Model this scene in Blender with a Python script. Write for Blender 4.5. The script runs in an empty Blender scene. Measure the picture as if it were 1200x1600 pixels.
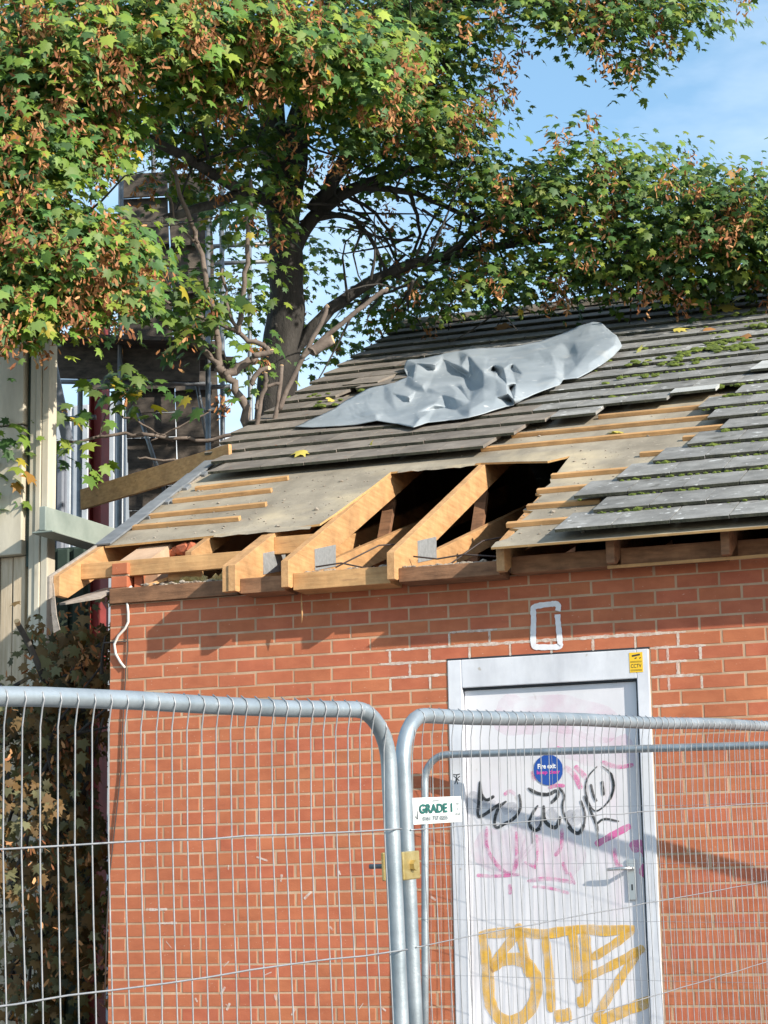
import bpy, bmesh, math, random
import numpy as np
from mathutils import Vector, Matrix, noise

random.seed(7)
rng = np.random.default_rng(11)
SC = bpy.context.scene
COL = SC.collection

# ------------------------------------------------------------------ camera, sky, sun
# world: x along the brick wall (0 = its left corner), y into the scene, z = 0 at the top bed joint of the wall
CAM = np.array([5.4948, -10.6860, -1.6987])
PITCH, ROLL, YAW, FPX = 0.187920, -0.018320, 0.344273, 3305.13


def cam_axes():
    cx, sx, cy, sy, cz, sz = math.cos(PITCH), math.sin(PITCH), math.cos(ROLL), math.sin(ROLL), math.cos(YAW), math.sin(YAW)
    right = np.array([cz, sz, 0.0]); f0 = np.array([-sz, cz, 0.0]); up0 = np.array([0, 0, 1.0])
    fwd = cx * f0 + sx * up0
    up = -sx * f0 + cx * up0
    return cy * right + sy * up, -sy * right + cy * up, fwd


AX_R, AX_U, AX_F = cam_axes()
cd = bpy.data.cameras.new('camera')
cam = bpy.data.objects.new('camera', cd)
COL.objects.link(cam)
cd.sensor_fit = 'VERTICAL'
cd.sensor_height = 24.0
cd.lens = FPX / 1600.0 * 24.0
cd.clip_start = 0.1
cd.clip_end = 3000
m = Matrix.Identity(4)
for i in range(3):
    m[i][0], m[i][1], m[i][2], m[i][3] = AX_R[i], AX_U[i], -AX_F[i], CAM[i]
cam.matrix_world = m
SC.camera = cam

SUN = Vector((0.655, -0.27, 0.345)).normalized()      # towards the sun
sun_el = math.asin(SUN.z)
sun_az = math.atan2(SUN.x, SUN.y)                      # from +y towards +x
wd = bpy.data.worlds.new('World')
SC.world = wd
wd.use_nodes = True
nt = wd.node_tree
nt.nodes.clear()
wo = nt.nodes.new('ShaderNodeOutputWorld')
bg = nt.nodes.new('ShaderNodeBackground')
sky = nt.nodes.new('ShaderNodeTexSky')
sky.sky_type = 'NISHITA'
sky.sun_disc = False
sky.sun_elevation = sun_el
sky.sun_rotation = sun_az
sky.air_density = 1.0
sky.dust_density = 0.6
sky.ozone_density = 2.0
tc = nt.nodes.new('ShaderNodeTexCoord')
mp = nt.nodes.new('ShaderNodeMapping')
mp.inputs['Scale'].default_value = (1.0, 1.0, 2.6)
mp.inputs['Location'].default_value = (0.35, 0.1, 0.2)
ns = nt.nodes.new('ShaderNodeTexNoise')
ns.inputs['Scale'].default_value = 2.4
ns.inputs['Detail'].default_value = 7
ns.inputs['Roughness'].default_value = 0.55
rp = nt.nodes.new('ShaderNodeValToRGB')
rp.color_ramp.elements[0].position = 0.46
rp.color_ramp.elements[1].position = 0.70
rp.color_ramp.elements[0].color = (0.18, 0.18, 0.18, 1)
hs_ = nt.nodes.new('ShaderNodeHueSaturation')
hs_.inputs['Saturation'].default_value = 1.25
hs_.inputs['Value'].default_value = 1.5
hs_.inputs['Hue'].default_value = 0.488
mx = nt.nodes.new('ShaderNodeMixRGB')
mx.inputs['Color2'].default_value = (7.2, 8.2, 9.2, 1)
nt.links.new(tc.outputs['Generated'], mp.inputs['Vector'])
nt.links.new(mp.outputs['Vector'], ns.inputs['Vector'])
nt.links.new(ns.outputs['Fac'], rp.inputs['Fac'])
nt.links.new(rp.outputs['Color'], mx.inputs['Fac'])
nt.links.new(sky.outputs['Color'], hs_.inputs['Color'])
nt.links.new(hs_.outputs['Color'], mx.inputs['Color1'])
nt.links.new(mx.outputs['Color'], bg.inputs['Color'])
bg.inputs['Strength'].default_value = 0.105
nt.links.new(bg.outputs['Background'], wo.inputs['Surface'])

sl = bpy.data.lights.new('sun', 'SUN')
sl.energy = 5.0
sl.angle = math.radians(0.53)
sl.color = (1.0, 0.93, 0.82)
so = bpy.data.objects.new('sun', sl)
so.rotation_euler = (-SUN).to_track_quat('-Z', 'Y').to_euler()
so.location = (20, -10, 20)
COL.objects.link(so)
SC.view_settings.view_transform = 'Standard'
SC.view_settings.look = 'None'
SC.view_settings.exposure = 0.55
SC.view_settings.gamma = 1.0
SC.cycles.max_bounces = 6
SC.cycles.transparent_max_bounces = 12


def ray(u, v):
    return AX_R * ((u - 600) / FPX) - AX_U * ((v - 800) / FPX) + AX_F


def at(u, v, d):
    """point seen at photo position u, v, d metres in front of the camera"""
    return Vector((CAM + ray(u, v) * d).tolist())


def on_y(u, v, y):
    r = ray(u, v)
    return Vector((CAM + r * ((y - CAM[1]) / r[1])).tolist())


def on_plane(u, v, p, n):
    r = ray(u, v); p = np.array(p); n = np.array(n)
    return Vector((CAM + r * ((n @ (p - CAM)) / (n @ r))).tolist())


# ------------------------------------------------------------------ materials
def new_mat(name):
    mt = bpy.data.materials.new(name)
    mt.use_nodes = True
    n = mt.node_tree
    n.nodes.clear()
    out = n.nodes.new('ShaderNodeOutputMaterial')
    b = n.nodes.new('ShaderNodeBsdfPrincipled')
    n.links.new(b.outputs[0], out.inputs[0])
    return mt, n, b, out


def N(n, t, **kw):
    x = n.nodes.new(t)
    for k, v in kw.items():
        if k in x.inputs:
            x.inputs[k].default_value = v
        else:
            setattr(x, k, v)
    return x


def ramp(n, stops):
    r = n.nodes.new('ShaderNodeValToRGB')
    e = r.color_ramp.elements
    while len(e) < len(stops):
        e.new(0.5)
    for x, (p, c) in zip(e, stops):
        x.position = p
        x.color = (*c, 1) if len(c) == 3 else c
    return r


def mat(name, c1, c2, scale=8.0, stretch=(1, 1, 1), rough=0.8, bump=0.15, bscale=None, metal=0.0, rand=0.0, detail=6,
        lo=0.3, hi=0.7, spots=None, coord='Object', rot=(0, 0, 0), bdist=0.01, huerand=0.0, rough2=None, stain=0.0, sscale=(3.5, 3.5, 0.9)):
    """two-colour noise material with relief; rand = brightness change from object to object"""
    mt, n, b, out = new_mat(name)
    L = n.links
    t = N(n, 'ShaderNodeTexCoord')
    mpn = N(n, 'ShaderNodeMapping')
    mpn.inputs['Scale'].default_value = stretch
    mpn.inputs['Rotation'].default_value = rot
    oi = N(n, 'ShaderNodeObjectInfo')
    add = N(n, 'ShaderNodeVectorMath', operation='ADD')
    ml = N(n, 'ShaderNodeMath', operation='MULTIPLY')
    ml.inputs[1].default_value = 37.0
    L.new(oi.outputs['Random'], ml.inputs[0])
    L.new(t.outputs[coord], mpn.inputs['Vector'])
    L.new(mpn.outputs['Vector'], add.inputs[0])
    L.new(ml.outputs[0], add.inputs[1])
    nz = N(n, 'ShaderNodeTexNoise', Scale=scale, Detail=detail, Roughness=0.6)
    L.new(add.outputs[0], nz.inputs['Vector'])
    r = ramp(n, [(lo, c1), (hi, c2)])
    L.new(nz.outputs['Fac'], r.inputs['Fac'])
    col = r.outputs['Color']
    if spots:
        for (sc, thr, scol, soft) in spots:
            vz = N(n, 'ShaderNodeTexNoise', Scale=sc, Detail=3.0, Roughness=0.5)
            L.new(add.outputs[0], vz.inputs['Vector'])
            rr = ramp(n, [(thr, (0, 0, 0)), (thr + soft, (1, 1, 1))])
            L.new(vz.outputs['Fac'], rr.inputs['Fac'])
            mixn = N(n, 'ShaderNodeMixRGB')
            mixn.inputs['Color2'].default_value = (*scol, 1)
            L.new(rr.outputs['Color'], mixn.inputs['Fac'])
            L.new(col, mixn.inputs['Color1'])
            col = mixn.outputs['Color']
    if rand or huerand:
        hs = N(n, 'ShaderNodeHueSaturation')
        mr = N(n, 'ShaderNodeMapRange')
        mr.inputs['To Min'].default_value = 1 - rand
        mr.inputs['To Max'].default_value = 1 + rand
        L.new(oi.outputs['Random'], mr.inputs['Value'])
        L.new(mr.outputs[0], hs.inputs['Value'])
        if huerand:
            wn = N(n, 'ShaderNodeTexWhiteNoise', noise_dimensions='1D')
            L.new(oi.outputs['Random'], wn.inputs['W'])
            m2 = N(n, 'ShaderNodeMapRange')
            m2.inputs['To Min'].default_value = 0.5 - huerand
            m2.inputs['To Max'].default_value = 0.5 + huerand
            L.new(wn.outputs['Value'], m2.inputs['Value'])
            L.new(m2.outputs[0], hs.inputs['Hue'])
        L.new(col, hs.inputs['Color'])
        col = hs.outputs['Color']
    if stain:       # dirt and run-off that carries on from piece to piece
        ge = N(n, 'ShaderNodeNewGeometry')
        sm = N(n, 'ShaderNodeMapping')
        sm.inputs['Scale'].default_value = sscale
        L.new(ge.outputs['Position'], sm.inputs['Vector'])
        sn = N(n, 'ShaderNodeTexNoise', Scale=1.0, Detail=8.0, Roughness=0.68)
        L.new(sm.outputs[0], sn.inputs['Vector'])
        sr = N(n, 'ShaderNodeMapRange')
        sr.inputs['From Min'].default_value = 0.30
        sr.inputs['From Max'].default_value = 0.62
        sr.inputs['To Min'].default_value = 1 - stain
        sr.inputs['To Max'].default_value = 1.06
        L.new(sn.outputs['Fac'], sr.inputs['Value'])
        smx = N(n, 'ShaderNodeVectorMath', operation='SCALE')
        L.new(col, smx.inputs[0])
        L.new(sr.outputs[0], smx.inputs['Scale'])
        col = smx.outputs[0]
    L.new(col, b.inputs['Base Color'])
    b.inputs['Roughness'].default_value = rough
    b.inputs['Metallic'].default_value = metal
    if rough2 is not None:
        mr = N(n, 'ShaderNodeMapRange')
        mr.inputs['To Min'].default_value = rough
        mr.inputs['To Max'].default_value = rough2
        L.new(nz.outputs['Fac'], mr.inputs['Value'])
        L.new(mr.outputs[0], b.inputs['Roughness'])
    if bump:
        nb = N(n, 'ShaderNodeTexNoise', Scale=bscale or scale * 3, Detail=5.0, Roughness=0.65)
        L.new(add.outputs[0], nb.inputs['Vector'])
        bp = N(n, 'ShaderNodeBump', Strength=bump, Distance=bdist)
        L.new(nb.outputs['Fac'], bp.inputs['Height'])
        L.new(bp.outputs[0], b.inputs['Normal'])
    return mt


def leaf_mat(name, trans=0.35, rough=0.45):
    mt, n, b, out = new_mat(name)
    L = n.links
    at_ = N(n, 'ShaderNodeAttribute', attribute_name='tint')
    oi = N(n, 'ShaderNodeObjectInfo')
    L.new(at_.outputs['Color'], b.inputs['Base Color'])
    b.inputs['Roughness'].default_value = rough
    b.inputs['Specular IOR Level'].default_value = 0.35
    tr = N(n, 'ShaderNodeBsdfTranslucent')
    g = N(n, 'ShaderNodeMixRGB', blend_type='MULTIPLY')
    g.inputs['Fac'].default_value = 1.0
    g.inputs['Color2'].default_value = (1.1, 1.25, 0.5, 1)
    L.new(at_.outputs['Color'], g.inputs['Color1'])
    L.new(g.outputs[0], tr.inputs['Color'])
    ms = N(n, 'ShaderNodeMixShader', Fac=trans)
    L.new(b.outputs[0], ms.inputs[1])
    L.new(tr.outputs[0], ms.inputs[2])
    L.new(ms.outputs[0], out.inputs[0])
    return mt


def paint_mat(name, c, alpha=0.8, scale=30.0, soft=0.35):
    """thin spray paint / sun-faded marker: uneven cover over what lies beneath"""
    mt, n, b, out = new_mat(name)
    L = n.links
    t = N(n, 'ShaderNodeTexCoord')
    nz = N(n, 'ShaderNodeTexNoise', Scale=scale, Detail=5.0, Roughness=0.6)
    L.new(t.outputs['Object'], nz.inputs['Vector'])
    mr = N(n, 'ShaderNodeMapRange')
    mr.inputs['From Min'].default_value = 0.3
    mr.inputs['From Max'].default_value = 0.7
    mr.inputs['To Min'].default_value = max(0, alpha - soft)
    mr.inputs['To Max'].default_value = min(1, alpha + soft)
    L.new(nz.outputs['Fac'], mr.inputs['Value'])
    b.inputs['Base Color'].default_value = (*c, 1)
    b.inputs['Roughness'].default_value = 0.6
    L.new(mr.outputs[0], b.inputs['Alpha'])
    return mt


def plain(name, c, rough=0.5, metal=0.0):
    mt, n, b, out = new_mat(name)
    b.inputs['Base Color'].default_value = (*c, 1)
    b.inputs['Roughness'].default_value = rough
    b.inputs['Metallic'].default_value = metal
    return mt


M = {}
M['brick'] = mat('brick', (0.39, 0.109, 0.049), (0.49, 0.152, 0.070), scale=7, stretch=(1, 1, 2), rough=0.85, bump=0.35, bscale=90, rand=0.04,
                 huerand=0.005, bdist=0.003, spots=[(60, 0.70, (0.55, 0.32, 0.22), 0.05), (9, 0.68, (0.31, 0.095, 0.045), 0.14)], stain=0.10)
M['mortar'] = mat('mortar', (0.43, 0.265, 0.16), (0.56, 0.385, 0.255), scale=6, rough=0.95, bump=0.5, bscale=120, bdist=0.002, stain=0.3)
M['mortar_white'] = paint_mat('whitened_joint', (0.76, 0.68, 0.60), 0.5, 25)
M['pine'] = mat('pine', (0.41, 0.215, 0.085), (0.57, 0.325, 0.145), scale=3.5, stretch=(14, 1.2, 14), rough=0.7, bump=0.2, bscale=10, rand=0.10,
                rot=(-math.radians(25), 0, 0), spots=[(5, 0.66, (0.36, 0.19, 0.08), 0.12)], stain=0.34, sscale=(6, 6, 6))
M['pine_x'] = mat('pine_along_x', (0.42, 0.22, 0.085), (0.60, 0.35, 0.15), scale=3.5, stretch=(1.2, 14, 14), rough=0.75, bump=0.2, bscale=10,
                  rand=0.12, spots=[(5, 0.64, (0.28, 0.15, 0.07), 0.14)], stain=0.35, sscale=(6, 6, 6))
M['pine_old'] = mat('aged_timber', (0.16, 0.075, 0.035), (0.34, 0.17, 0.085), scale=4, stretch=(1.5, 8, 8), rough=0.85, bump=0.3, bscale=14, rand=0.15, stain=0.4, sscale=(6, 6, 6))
M['wood_grey'] = mat('grey_weathered_timber', (0.22, 0.19, 0.16), (0.36, 0.31, 0.26), scale=5, stretch=(2, 6, 6), rough=0.9, bump=0.3, bscale=16, rand=0.1)
M['felt'] = mat('roofing_underlay', (0.23, 0.195, 0.145), (0.39, 0.335, 0.25), scale=3, stretch=(1, 1, 1), rough=0.95, bump=0.4, bscale=45, bdist=0.004,
                spots=[(1.7, 0.56, (0.50, 0.41, 0.27), 0.16), (26, 0.66, (0.40, 0.34, 0.26), 0.06), (70, 0.68, (0.10, 0.08, 0.06), 0.05)], stain=0.35, sscale=(2.5, 1.0, 1.0))
M['ply_edge'] = mat('board_edge', (0.42, 0.24, 0.09), (0.58, 0.36, 0.15), scale=10, stretch=(1, 4, 8), rough=0.8, bump=0.2)
M['tile'] = mat('concrete_tile', (0.15, 0.146, 0.135), (0.30, 0.293, 0.275), scale=6, rough=0.9, bump=0.5, bscale=70, rand=0.16, bdist=0.004,
                spots=[(17, 0.645, (0.50, 0.50, 0.48), 0.03), (8, 0.62, (0.10, 0.095, 0.08), 0.16), (50, 0.70, (0.40, 0.40, 0.37), 0.04)], stain=0.3, sscale=(2.2, 1.2, 1.2))
M['tile_brown'] = mat('concrete_tile_stained', (0.14, 0.12, 0.098), (0.25, 0.215, 0.18), scale=6, rough=0.9, bump=0.5, bscale=70, rand=0.18, bdist=0.004,
                      spots=[(22, 0.67, (0.36, 0.31, 0.26), 0.04), (30, 0.66, (0.22, 0.10, 0.06), 0.06)], stain=0.35, sscale=(2.2, 1.2, 1.2))
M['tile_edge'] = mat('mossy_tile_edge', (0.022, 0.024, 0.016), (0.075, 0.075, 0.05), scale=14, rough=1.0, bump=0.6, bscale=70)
M['tile_pale'] = mat('concrete_tile_pale', (0.36, 0.36, 0.34), (0.48, 0.48, 0.46), scale=5, rough=0.9, bump=0.4, bscale=60, rand=0.05)
M['slate_grey'] = mat('verge_strip_grey', (0.13, 0.14, 0.15), (0.22, 0.23, 0.24), scale=9, rough=0.7, bump=0.2, rand=0.1)
M['moss'] = mat('moss', (0.05, 0.075, 0.010), (0.145, 0.185, 0.024), scale=25, rough=1.0, bump=0.8, bscale=120)
M['sheet'] = mat('grey_membrane', (0.25, 0.285, 0.31), (0.35, 0.385, 0.41), scale=2.2, stretch=(1, 1.5, 1), rough=0.34, rough2=0.5, bump=0.12, bscale=9,
                 spots=[(3.2, 0.60, (0.36, 0.375, 0.375), 0.14), (14, 0.68, (0.55, 0.56, 0.55), 0.06)])
M['galv'] = mat('galvanised_steel', (0.27, 0.315, 0.345), (0.40, 0.445, 0.475), scale=9, rough=0.38, rough2=0.55, bump=0.10, bscale=60, metal=0.6,
                spots=[(24, 0.70, (0.58, 0.60, 0.62), 0.06), (16, 0.72, (0.24, 0.24, 0.24), 0.05)], stain=0.16, sscale=(9, 9, 9))
M['galv_dull'] = mat('dull_galvanised_wire', (0.26, 0.27, 0.28), (0.40, 0.40, 0.41), scale=40, rough=0.5, bump=0, metal=0.45)
M['nail_plate'] = mat('nail_plate_steel', (0.30, 0.31, 0.31), (0.44, 0.45, 0.45), scale=40, rough=0.5, bump=0.6, bscale=220, bdist=0.003, metal=0.4)
M['door'] = mat('white_door_paint', (0.59, 0.58, 0.605), (0.71, 0.695, 0.715), scale=2.2, stretch=(2, 1, 0.8), rough=0.42, bump=0.03,
                spots=[(2.5, 0.60, (0.72, 0.60, 0.66), 0.25), (14, 0.70, (0.50, 0.47, 0.45), 0.08)], stain=0.06)
M['frame'] = mat('white_frame_paint', (0.56, 0.57, 0.61), (0.69, 0.70, 0.73), scale=5, rough=0.5, bump=0.05,
                 spots=[(22, 0.70, (0.45, 0.42, 0.38), 0.06)], stain=0.2)
M['gap_shade'] = plain('dark_gap', (0.02, 0.025, 0.03), 0.6)  # near-black that stands in for the shade inside gaps and holes
M['steel_bright'] = plain('satin_steel', (0.62, 0.62, 0.62), 0.3, 0.9)
M['black_paint'] = paint_mat('black_marker', (0.012, 0.016, 0.018), 0.86, 60, 0.25)
M['grey_paint'] = paint_mat('grey_wash', (0.30, 0.31, 0.36), 0.30, 20, 0.2)
M['pink_paint'] = paint_mat('faded_pink', (0.72, 0.13, 0.36), 0.30, 26, 0.38)
M['pink_strong'] = paint_mat('pink_spray', (0.70, 0.12, 0.36), 0.62, 18, 0.3)
M['pink_pale'] = paint_mat('pale_pink_wash', (0.72, 0.22, 0.42), 0.06, 9, 0.10)
M['yellow_paint'] = paint_mat('yellow_spray', (0.76, 0.43, 0.05), 0.66, 14, 0.36)
M['white_paint'] = paint_mat('white_wall_paint', (0.80, 0.80, 0.82), 0.95, 30, 0.1)
M['blue_disc'] = plain('sticker_blue', (0.015, 0.075, 0.34), 0.4)
M['white_print'] = plain('white_print', (0.85, 0.85, 0.85), 0.5)
M['pink_print'] = plain('magenta_print', (0.62, 0.06, 0.34), 0.5)
M['yellow_sticker'] = plain('sticker_yellow', (0.80, 0.50, 0.02), 0.45)
M['black_print'] = plain('black_print', (0.03, 0.03, 0.03), 0.5)
M['sign_white'] = mat('sign_white', (0.62, 0.66, 0.65), (0.72, 0.75, 0.74), scale=5, rough=0.4, bump=0)
M['sign_green'] = plain('sign_green', (0.004, 0.10, 0.085), 0.4)
M['sign_grey'] = plain('sign_grey_print', (0.13, 0.15, 0.16), 0.5)
M['brass'] = mat('zinc_yellow_clamp', (0.40, 0.28, 0.08), (0.62, 0.50, 0.24), scale=30, rough=0.4, bump=0.1, metal=0.7)
M['cable'] = plain('white_cable_sheath', (0.62, 0.58, 0.52), 0.5)
M['cable_dark'] = plain('dark_cable_sheath', (0.05, 0.035, 0.03), 0.6)
M['bark'] = mat('bark', (0.018, 0.016, 0.014), (0.068, 0.061, 0.054), scale=7, stretch=(1, 1, 0.35), rough=0.95, bump=0.8, bscale=26, bdist=0.02,
                spots=[(2.2, 0.60, (0.15, 0.135, 0.115), 0.1)])  # bark colour darkened to carry the crown's shade on the trunk
M['bark_young'] = mat('young_bark', (0.10, 0.075, 0.06), (0.21, 0.165, 0.135), scale=12, rough=0.9, bump=0.4, bscale=40)
M['cut_wood'] = mat('fresh_cut_wood', (0.62, 0.38, 0.17), (0.74, 0.52, 0.28), scale=30, rough=0.8, bump=0.1)
M['leaf'] = leaf_mat('sycamore_leaf', 0.25, 0.55)
M['dry_leaf'] = leaf_mat('dry_leaf', 0.2, 0.7)
M['cream_panel'] = mat('cream_panel', (0.46, 0.41, 0.31), (0.60, 0.55, 0.44), scale=3, stretch=(2, 2, 0.5), rough=0.7, bump=0.1,
                       spots=[(6, 0.64, (0.33, 0.28, 0.20), 0.15)], stain=0.25)
M['cream_plank'] = mat('cream_timber', (0.40, 0.31, 0.20), (0.58, 0.48, 0.35), scale=4, stretch=(10, 10, 0.8), rough=0.85, bump=0.25, rand=0.1, stain=0.3)
M['green_trim'] = mat('dark_green_trim', (0.02, 0.035, 0.028), (0.05, 0.08, 0.065), scale=6, rough=0.6, bump=0.1)
M['sage'] = mat('sage_green_sheet', (0.20, 0.24, 0.21), (0.31, 0.35, 0.31), scale=4, rough=0.6, bump=0.08, spots=[(7, 0.66, (0.15, 0.17, 0.14), 0.12)])
M['red_steel'] = mat('red_oxide_steel', (0.16, 0.018, 0.012), (0.27, 0.035, 0.025), scale=5, rough=0.65, bump=0.1)
M['white_clad'] = mat('white_cladding', (0.42, 0.44, 0.46), (0.56, 0.58, 0.60), scale=3, rough=0.5, bump=0.05)
M['grey_clad'] = mat('grey_cladding', (0.18, 0.20, 0.24), (0.28, 0.30, 0.35), scale=2.5, rough=0.55, bump=0.05)
M['scaf_board'] = mat('scaffold_board', (0.035, 0.028, 0.022), (0.105, 0.083, 0.065), scale=4, stretch=(1.2, 6, 6), rough=0.9, bump=0.3, rand=0.4)  # board colour darkened to stand in for the shade on the scaffold
M['scaf_tube'] = mat('scaffold_tube', (0.12, 0.13, 0.14), (0.25, 0.26, 0.27), scale=9, rough=0.5, bump=0.1, metal=0.5)
M['asphalt'] = mat('yard_asphalt', (0.10, 0.10, 0.098), (0.19, 0.185, 0.175), scale=1.2, rough=0.95, bump=0.4, bscale=60,
                   spots=[(0.5, 0.60, (0.22, 0.21, 0.19), 0.2)])
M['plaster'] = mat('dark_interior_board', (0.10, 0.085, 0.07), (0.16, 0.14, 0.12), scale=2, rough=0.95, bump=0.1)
M['insulation'] = mat('yellow_insulation', (0.45, 0.34, 0.12), (0.66, 0.55, 0.27), scale=14, rough=1.0, bump=0.9, bscale=50)
M['rubble'] = mat('mortar_rubble', (0.20, 0.16, 0.12), (0.42, 0.36, 0.29), scale=22, rough=1.0, bump=0.6)
M['bitumen'] = mat('torn_black_felt', (0.022, 0.022, 0.024), (0.06, 0.06, 0.065), scale=9, rough=0.8, bump=0.4)


# ------------------------------------------------------------------ mesh helpers
class MB:
    def __init__(self):
        self.v = []; self.f = []; self.mi = []

    def add(self, vs, fs, mi=0):
        o = len(self.v)
        self.v += [tuple(p) for p in vs]
        self.f += [tuple(i + o for i in q) for q in fs]
        self.mi += [mi] * len(fs)

    def box(self, x0, x1, y0, y1, z0, z1, mi=0):
        self.frame(Vector(((x0 + x1) / 2, (y0 + y1) / 2, (z0 + z1) / 2)), Vector((1, 0, 0)), Vector((0, 1, 0)), Vector((0, 0, 1)),
                   (x1 - x0) / 2, (y1 - y0) / 2, (z1 - z0) / 2, mi)

    def frame(self, c, ax, ay, az, hx, hy, hz, mi=0):
        c = Vector(c)
        vs = [c + ax * (hx * sx) + ay * (hy * sy) + az * (hz * sz) for sx in (-1, 1) for sy in (-1, 1) for sz in (-1, 1)]
        self.add(vs, [(0, 1, 3, 2), (4, 6, 7, 5), (0, 4, 5, 1), (2, 3, 7, 6), (0, 2, 6, 4), (1, 5, 7, 3)], mi)

    def beam(self, p0, p1, w, h, up=(0, 0, 1), mi=0):
        p0 = Vector(p0); p1 = Vector(p1)
        d = (p1 - p0).normalized()
        side = d.cross(Vector(up)).normalized()
        u = side.cross(d)
        self.frame((p0 + p1) / 2, d, side, u, (p1 - p0).length / 2, w / 2, h / 2, mi)

    def tube(self, pts, r, n=8, mi=0, caps=True, capmi=None):
        pts = [Vector(p) for p in pts]
        rs = r if isinstance(r, (list, tuple)) else [r] * len(pts)
        d0 = (pts[1] - pts[0]).normalized()
        side = d0.orthogonal().normalized()
        vs = []
        for i, p in enumerate(pts):
            d = (pts[min(i + 1, len(pts) - 1)] - pts[max(i - 1, 0)]).normalized()
            side = (side - d * side.dot(d)).normalized()
            b = d.cross(side)
            for k in range(n):
                a = 2 * math.pi * k / n
                vs.append(p + (side * math.cos(a) + b * math.sin(a)) * rs[i])
        fs = [(i * n + k, i * n + (k + 1) % n, (i + 1) * n + (k + 1) % n, (i + 1) * n + k) for i in range(len(pts) - 1) for k in range(n)]
        self.add(vs, fs, mi)
        if caps:
            o = len(self.v) - len(vs)
            q = mi if capmi is None else capmi
            self.f.append(tuple(o + k for k in reversed(range(n)))); self.mi.append(mi)
            self.f.append(tuple(o + (len(pts) - 1) * n + k for k in range(n))); self.mi.append(q)

    def prism(self, poly, off, mi=0, side_mi=None):
        """poly: 3d points of one face, extruded by vector off"""
        k = len(poly)
        a = [Vector(p) for p in poly]
        b = [p + Vector(off) for p in a]
        o = len(self.v)
        self.v += [tuple(p) for p in a + b]
        self.f += [tuple(o + i for i in range(k)), tuple(o + k + i for i in reversed(range(k)))]
        self.mi += [mi, mi]
        for i in range(k):
            j = (i + 1) % k
            self.f.append((o + i, o + k + i, o + k + j, o + j)); self.mi.append(mi if side_mi is None else side_mi)

    def mesh(self, name, mats, smooth=False):
        me = bpy.data.meshes.new(name)
        me.from_pydata(self.v, [], self.f)
        for x in (mats if isinstance(mats, (list, tuple)) else [mats]):
            me.materials.append(M[x] if isinstance(x, str) else x)
        me.polygons.foreach_set('material_index', self.mi)
        if smooth:
            me.polygons.foreach_set('use_smooth', [True] * len(me.polygons))
        bm = bmesh.new(); bm.from_mesh(me)
        bmesh.ops.recalc_face_normals(bm, faces=bm.faces)
        bm.to_mesh(me); bm.free()
        return me

    def build(self, name, mats, parent=None, smooth=False, bevel=0.0):
        o = obj(name, self.mesh(name, mats, smooth), parent)
        if bevel:
            bv = o.modifiers.new('bevel', 'BEVEL'); bv.width = bevel; bv.segments = 2; bv.limit_method = 'ANGLE'
        return o


def obj(name, data, parent=None):
    o = bpy.data.objects.new(name, data)
    COL.objects.link(o)
    if parent is not None:
        o.parent = parent
        o.matrix_parent_inverse = Matrix.Identity(4)
        PW = parent_world(parent)
        if PW.length:
            o.location = -PW
    return o


def parent_world(p):
    v = Vector((0, 0, 0))
    while p is not None:
        v += p.location
        p = p.parent
    return v


def empty(name, loc=(0, 0, 0)):
    o = bpy.data.objects.new(name, None)
    o.location = loc
    o.empty_display_size = 0.2
    COL.objects.link(o)
    return o


def tag(o, label=None, cat=None, group=None, kind=None):
    if label: o['label'] = label
    if cat: o['category'] = cat
    if group: o['group'] = group
    if kind: o['kind'] = kind
    return o


def place(o, mw, parent):
    """world matrix for a child of an unrotated parent"""
    o.parent = parent
    mw = mw.copy()
    mw.translation = mw.translation - parent_world(parent)
    o.matrix_local = mw


def ribbon(mb, pts, w, nrm, lift=0.0, taper=True, mi=0, wob=0.12):
    """flat brush stroke lying on a surface with normal nrm"""
    pts = [Vector(p) for p in pts]
    # smooth
    for _ in range(2):
        q = [pts[0]]
        for a, b in zip(pts, pts[1:]):
            q += [a * 0.75 + b * 0.25, a * 0.25 + b * 0.75]
        q.append(pts[-1]); pts = q
    nrm = Vector(nrm).normalized()
    L = []
    for i, p in enumerate(pts):
        d = (pts[min(i + 1, len(pts) - 1)] - pts[max(i - 1, 0)]).normalized()
        s = nrm.cross(d).normalized()
        k = 1.0
        if taper:
            t = i / (len(pts) - 1)
            k = min(1, 0.45 + 4 * t) * min(1, 0.45 + 4 * (1 - t))
        k *= 1 + random.uniform(-wob, wob)
        L.append((p + s * w * k / 2 + nrm * lift, p - s * w * k / 2 + nrm * lift))
    vs = [x for ab in L for x in ab]
    mb.add(vs, [(2 * i, 2 * i + 1, 2 * i + 3, 2 * i + 2) for i in range(len(L) - 1)], mi)


def text_fit(name, body, w, h, mat_, parent, origin, ax, ay, bold=0.0):
    """flat lettering w wide and h high centred on origin"""
    cu = bpy.data.curves.new(name, 'FONT')
    cu.body = body
    cu.size = 1.0
    cu.align_x = 'CENTER'
    cu.offset = bold
    cu.resolution_u = 4
    tmp = bpy.data.objects.new('tmp_text', cu)
    COL.objects.link(tmp)
    dg = bpy.context.evaluated_depsgraph_get()
    me = bpy.data.meshes.new_from_object(tmp.evaluated_get(dg))
    bpy.data.objects.remove(tmp)
    xs_ = [v.co.x for v in me.vertices]; ys_ = [v.co.y for v in me.vertices]
    x0, x1, y0, y1 = min(xs_), max(xs_), min(ys_), max(ys_)
    ax = Vector(ax); ay = Vector(ay); origin = Vector(origin)
    for v in me.vertices:
        v.co = origin + ax * (((v.co.x - x0) / (x1 - x0) - 0.5) * w) + ay * (((v.co.y - y0) / (y1 - y0) - 0.5) * h)
    me.materials.clear()
    me.materials.append(M[mat_])
    return obj(name, me, parent)


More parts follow.
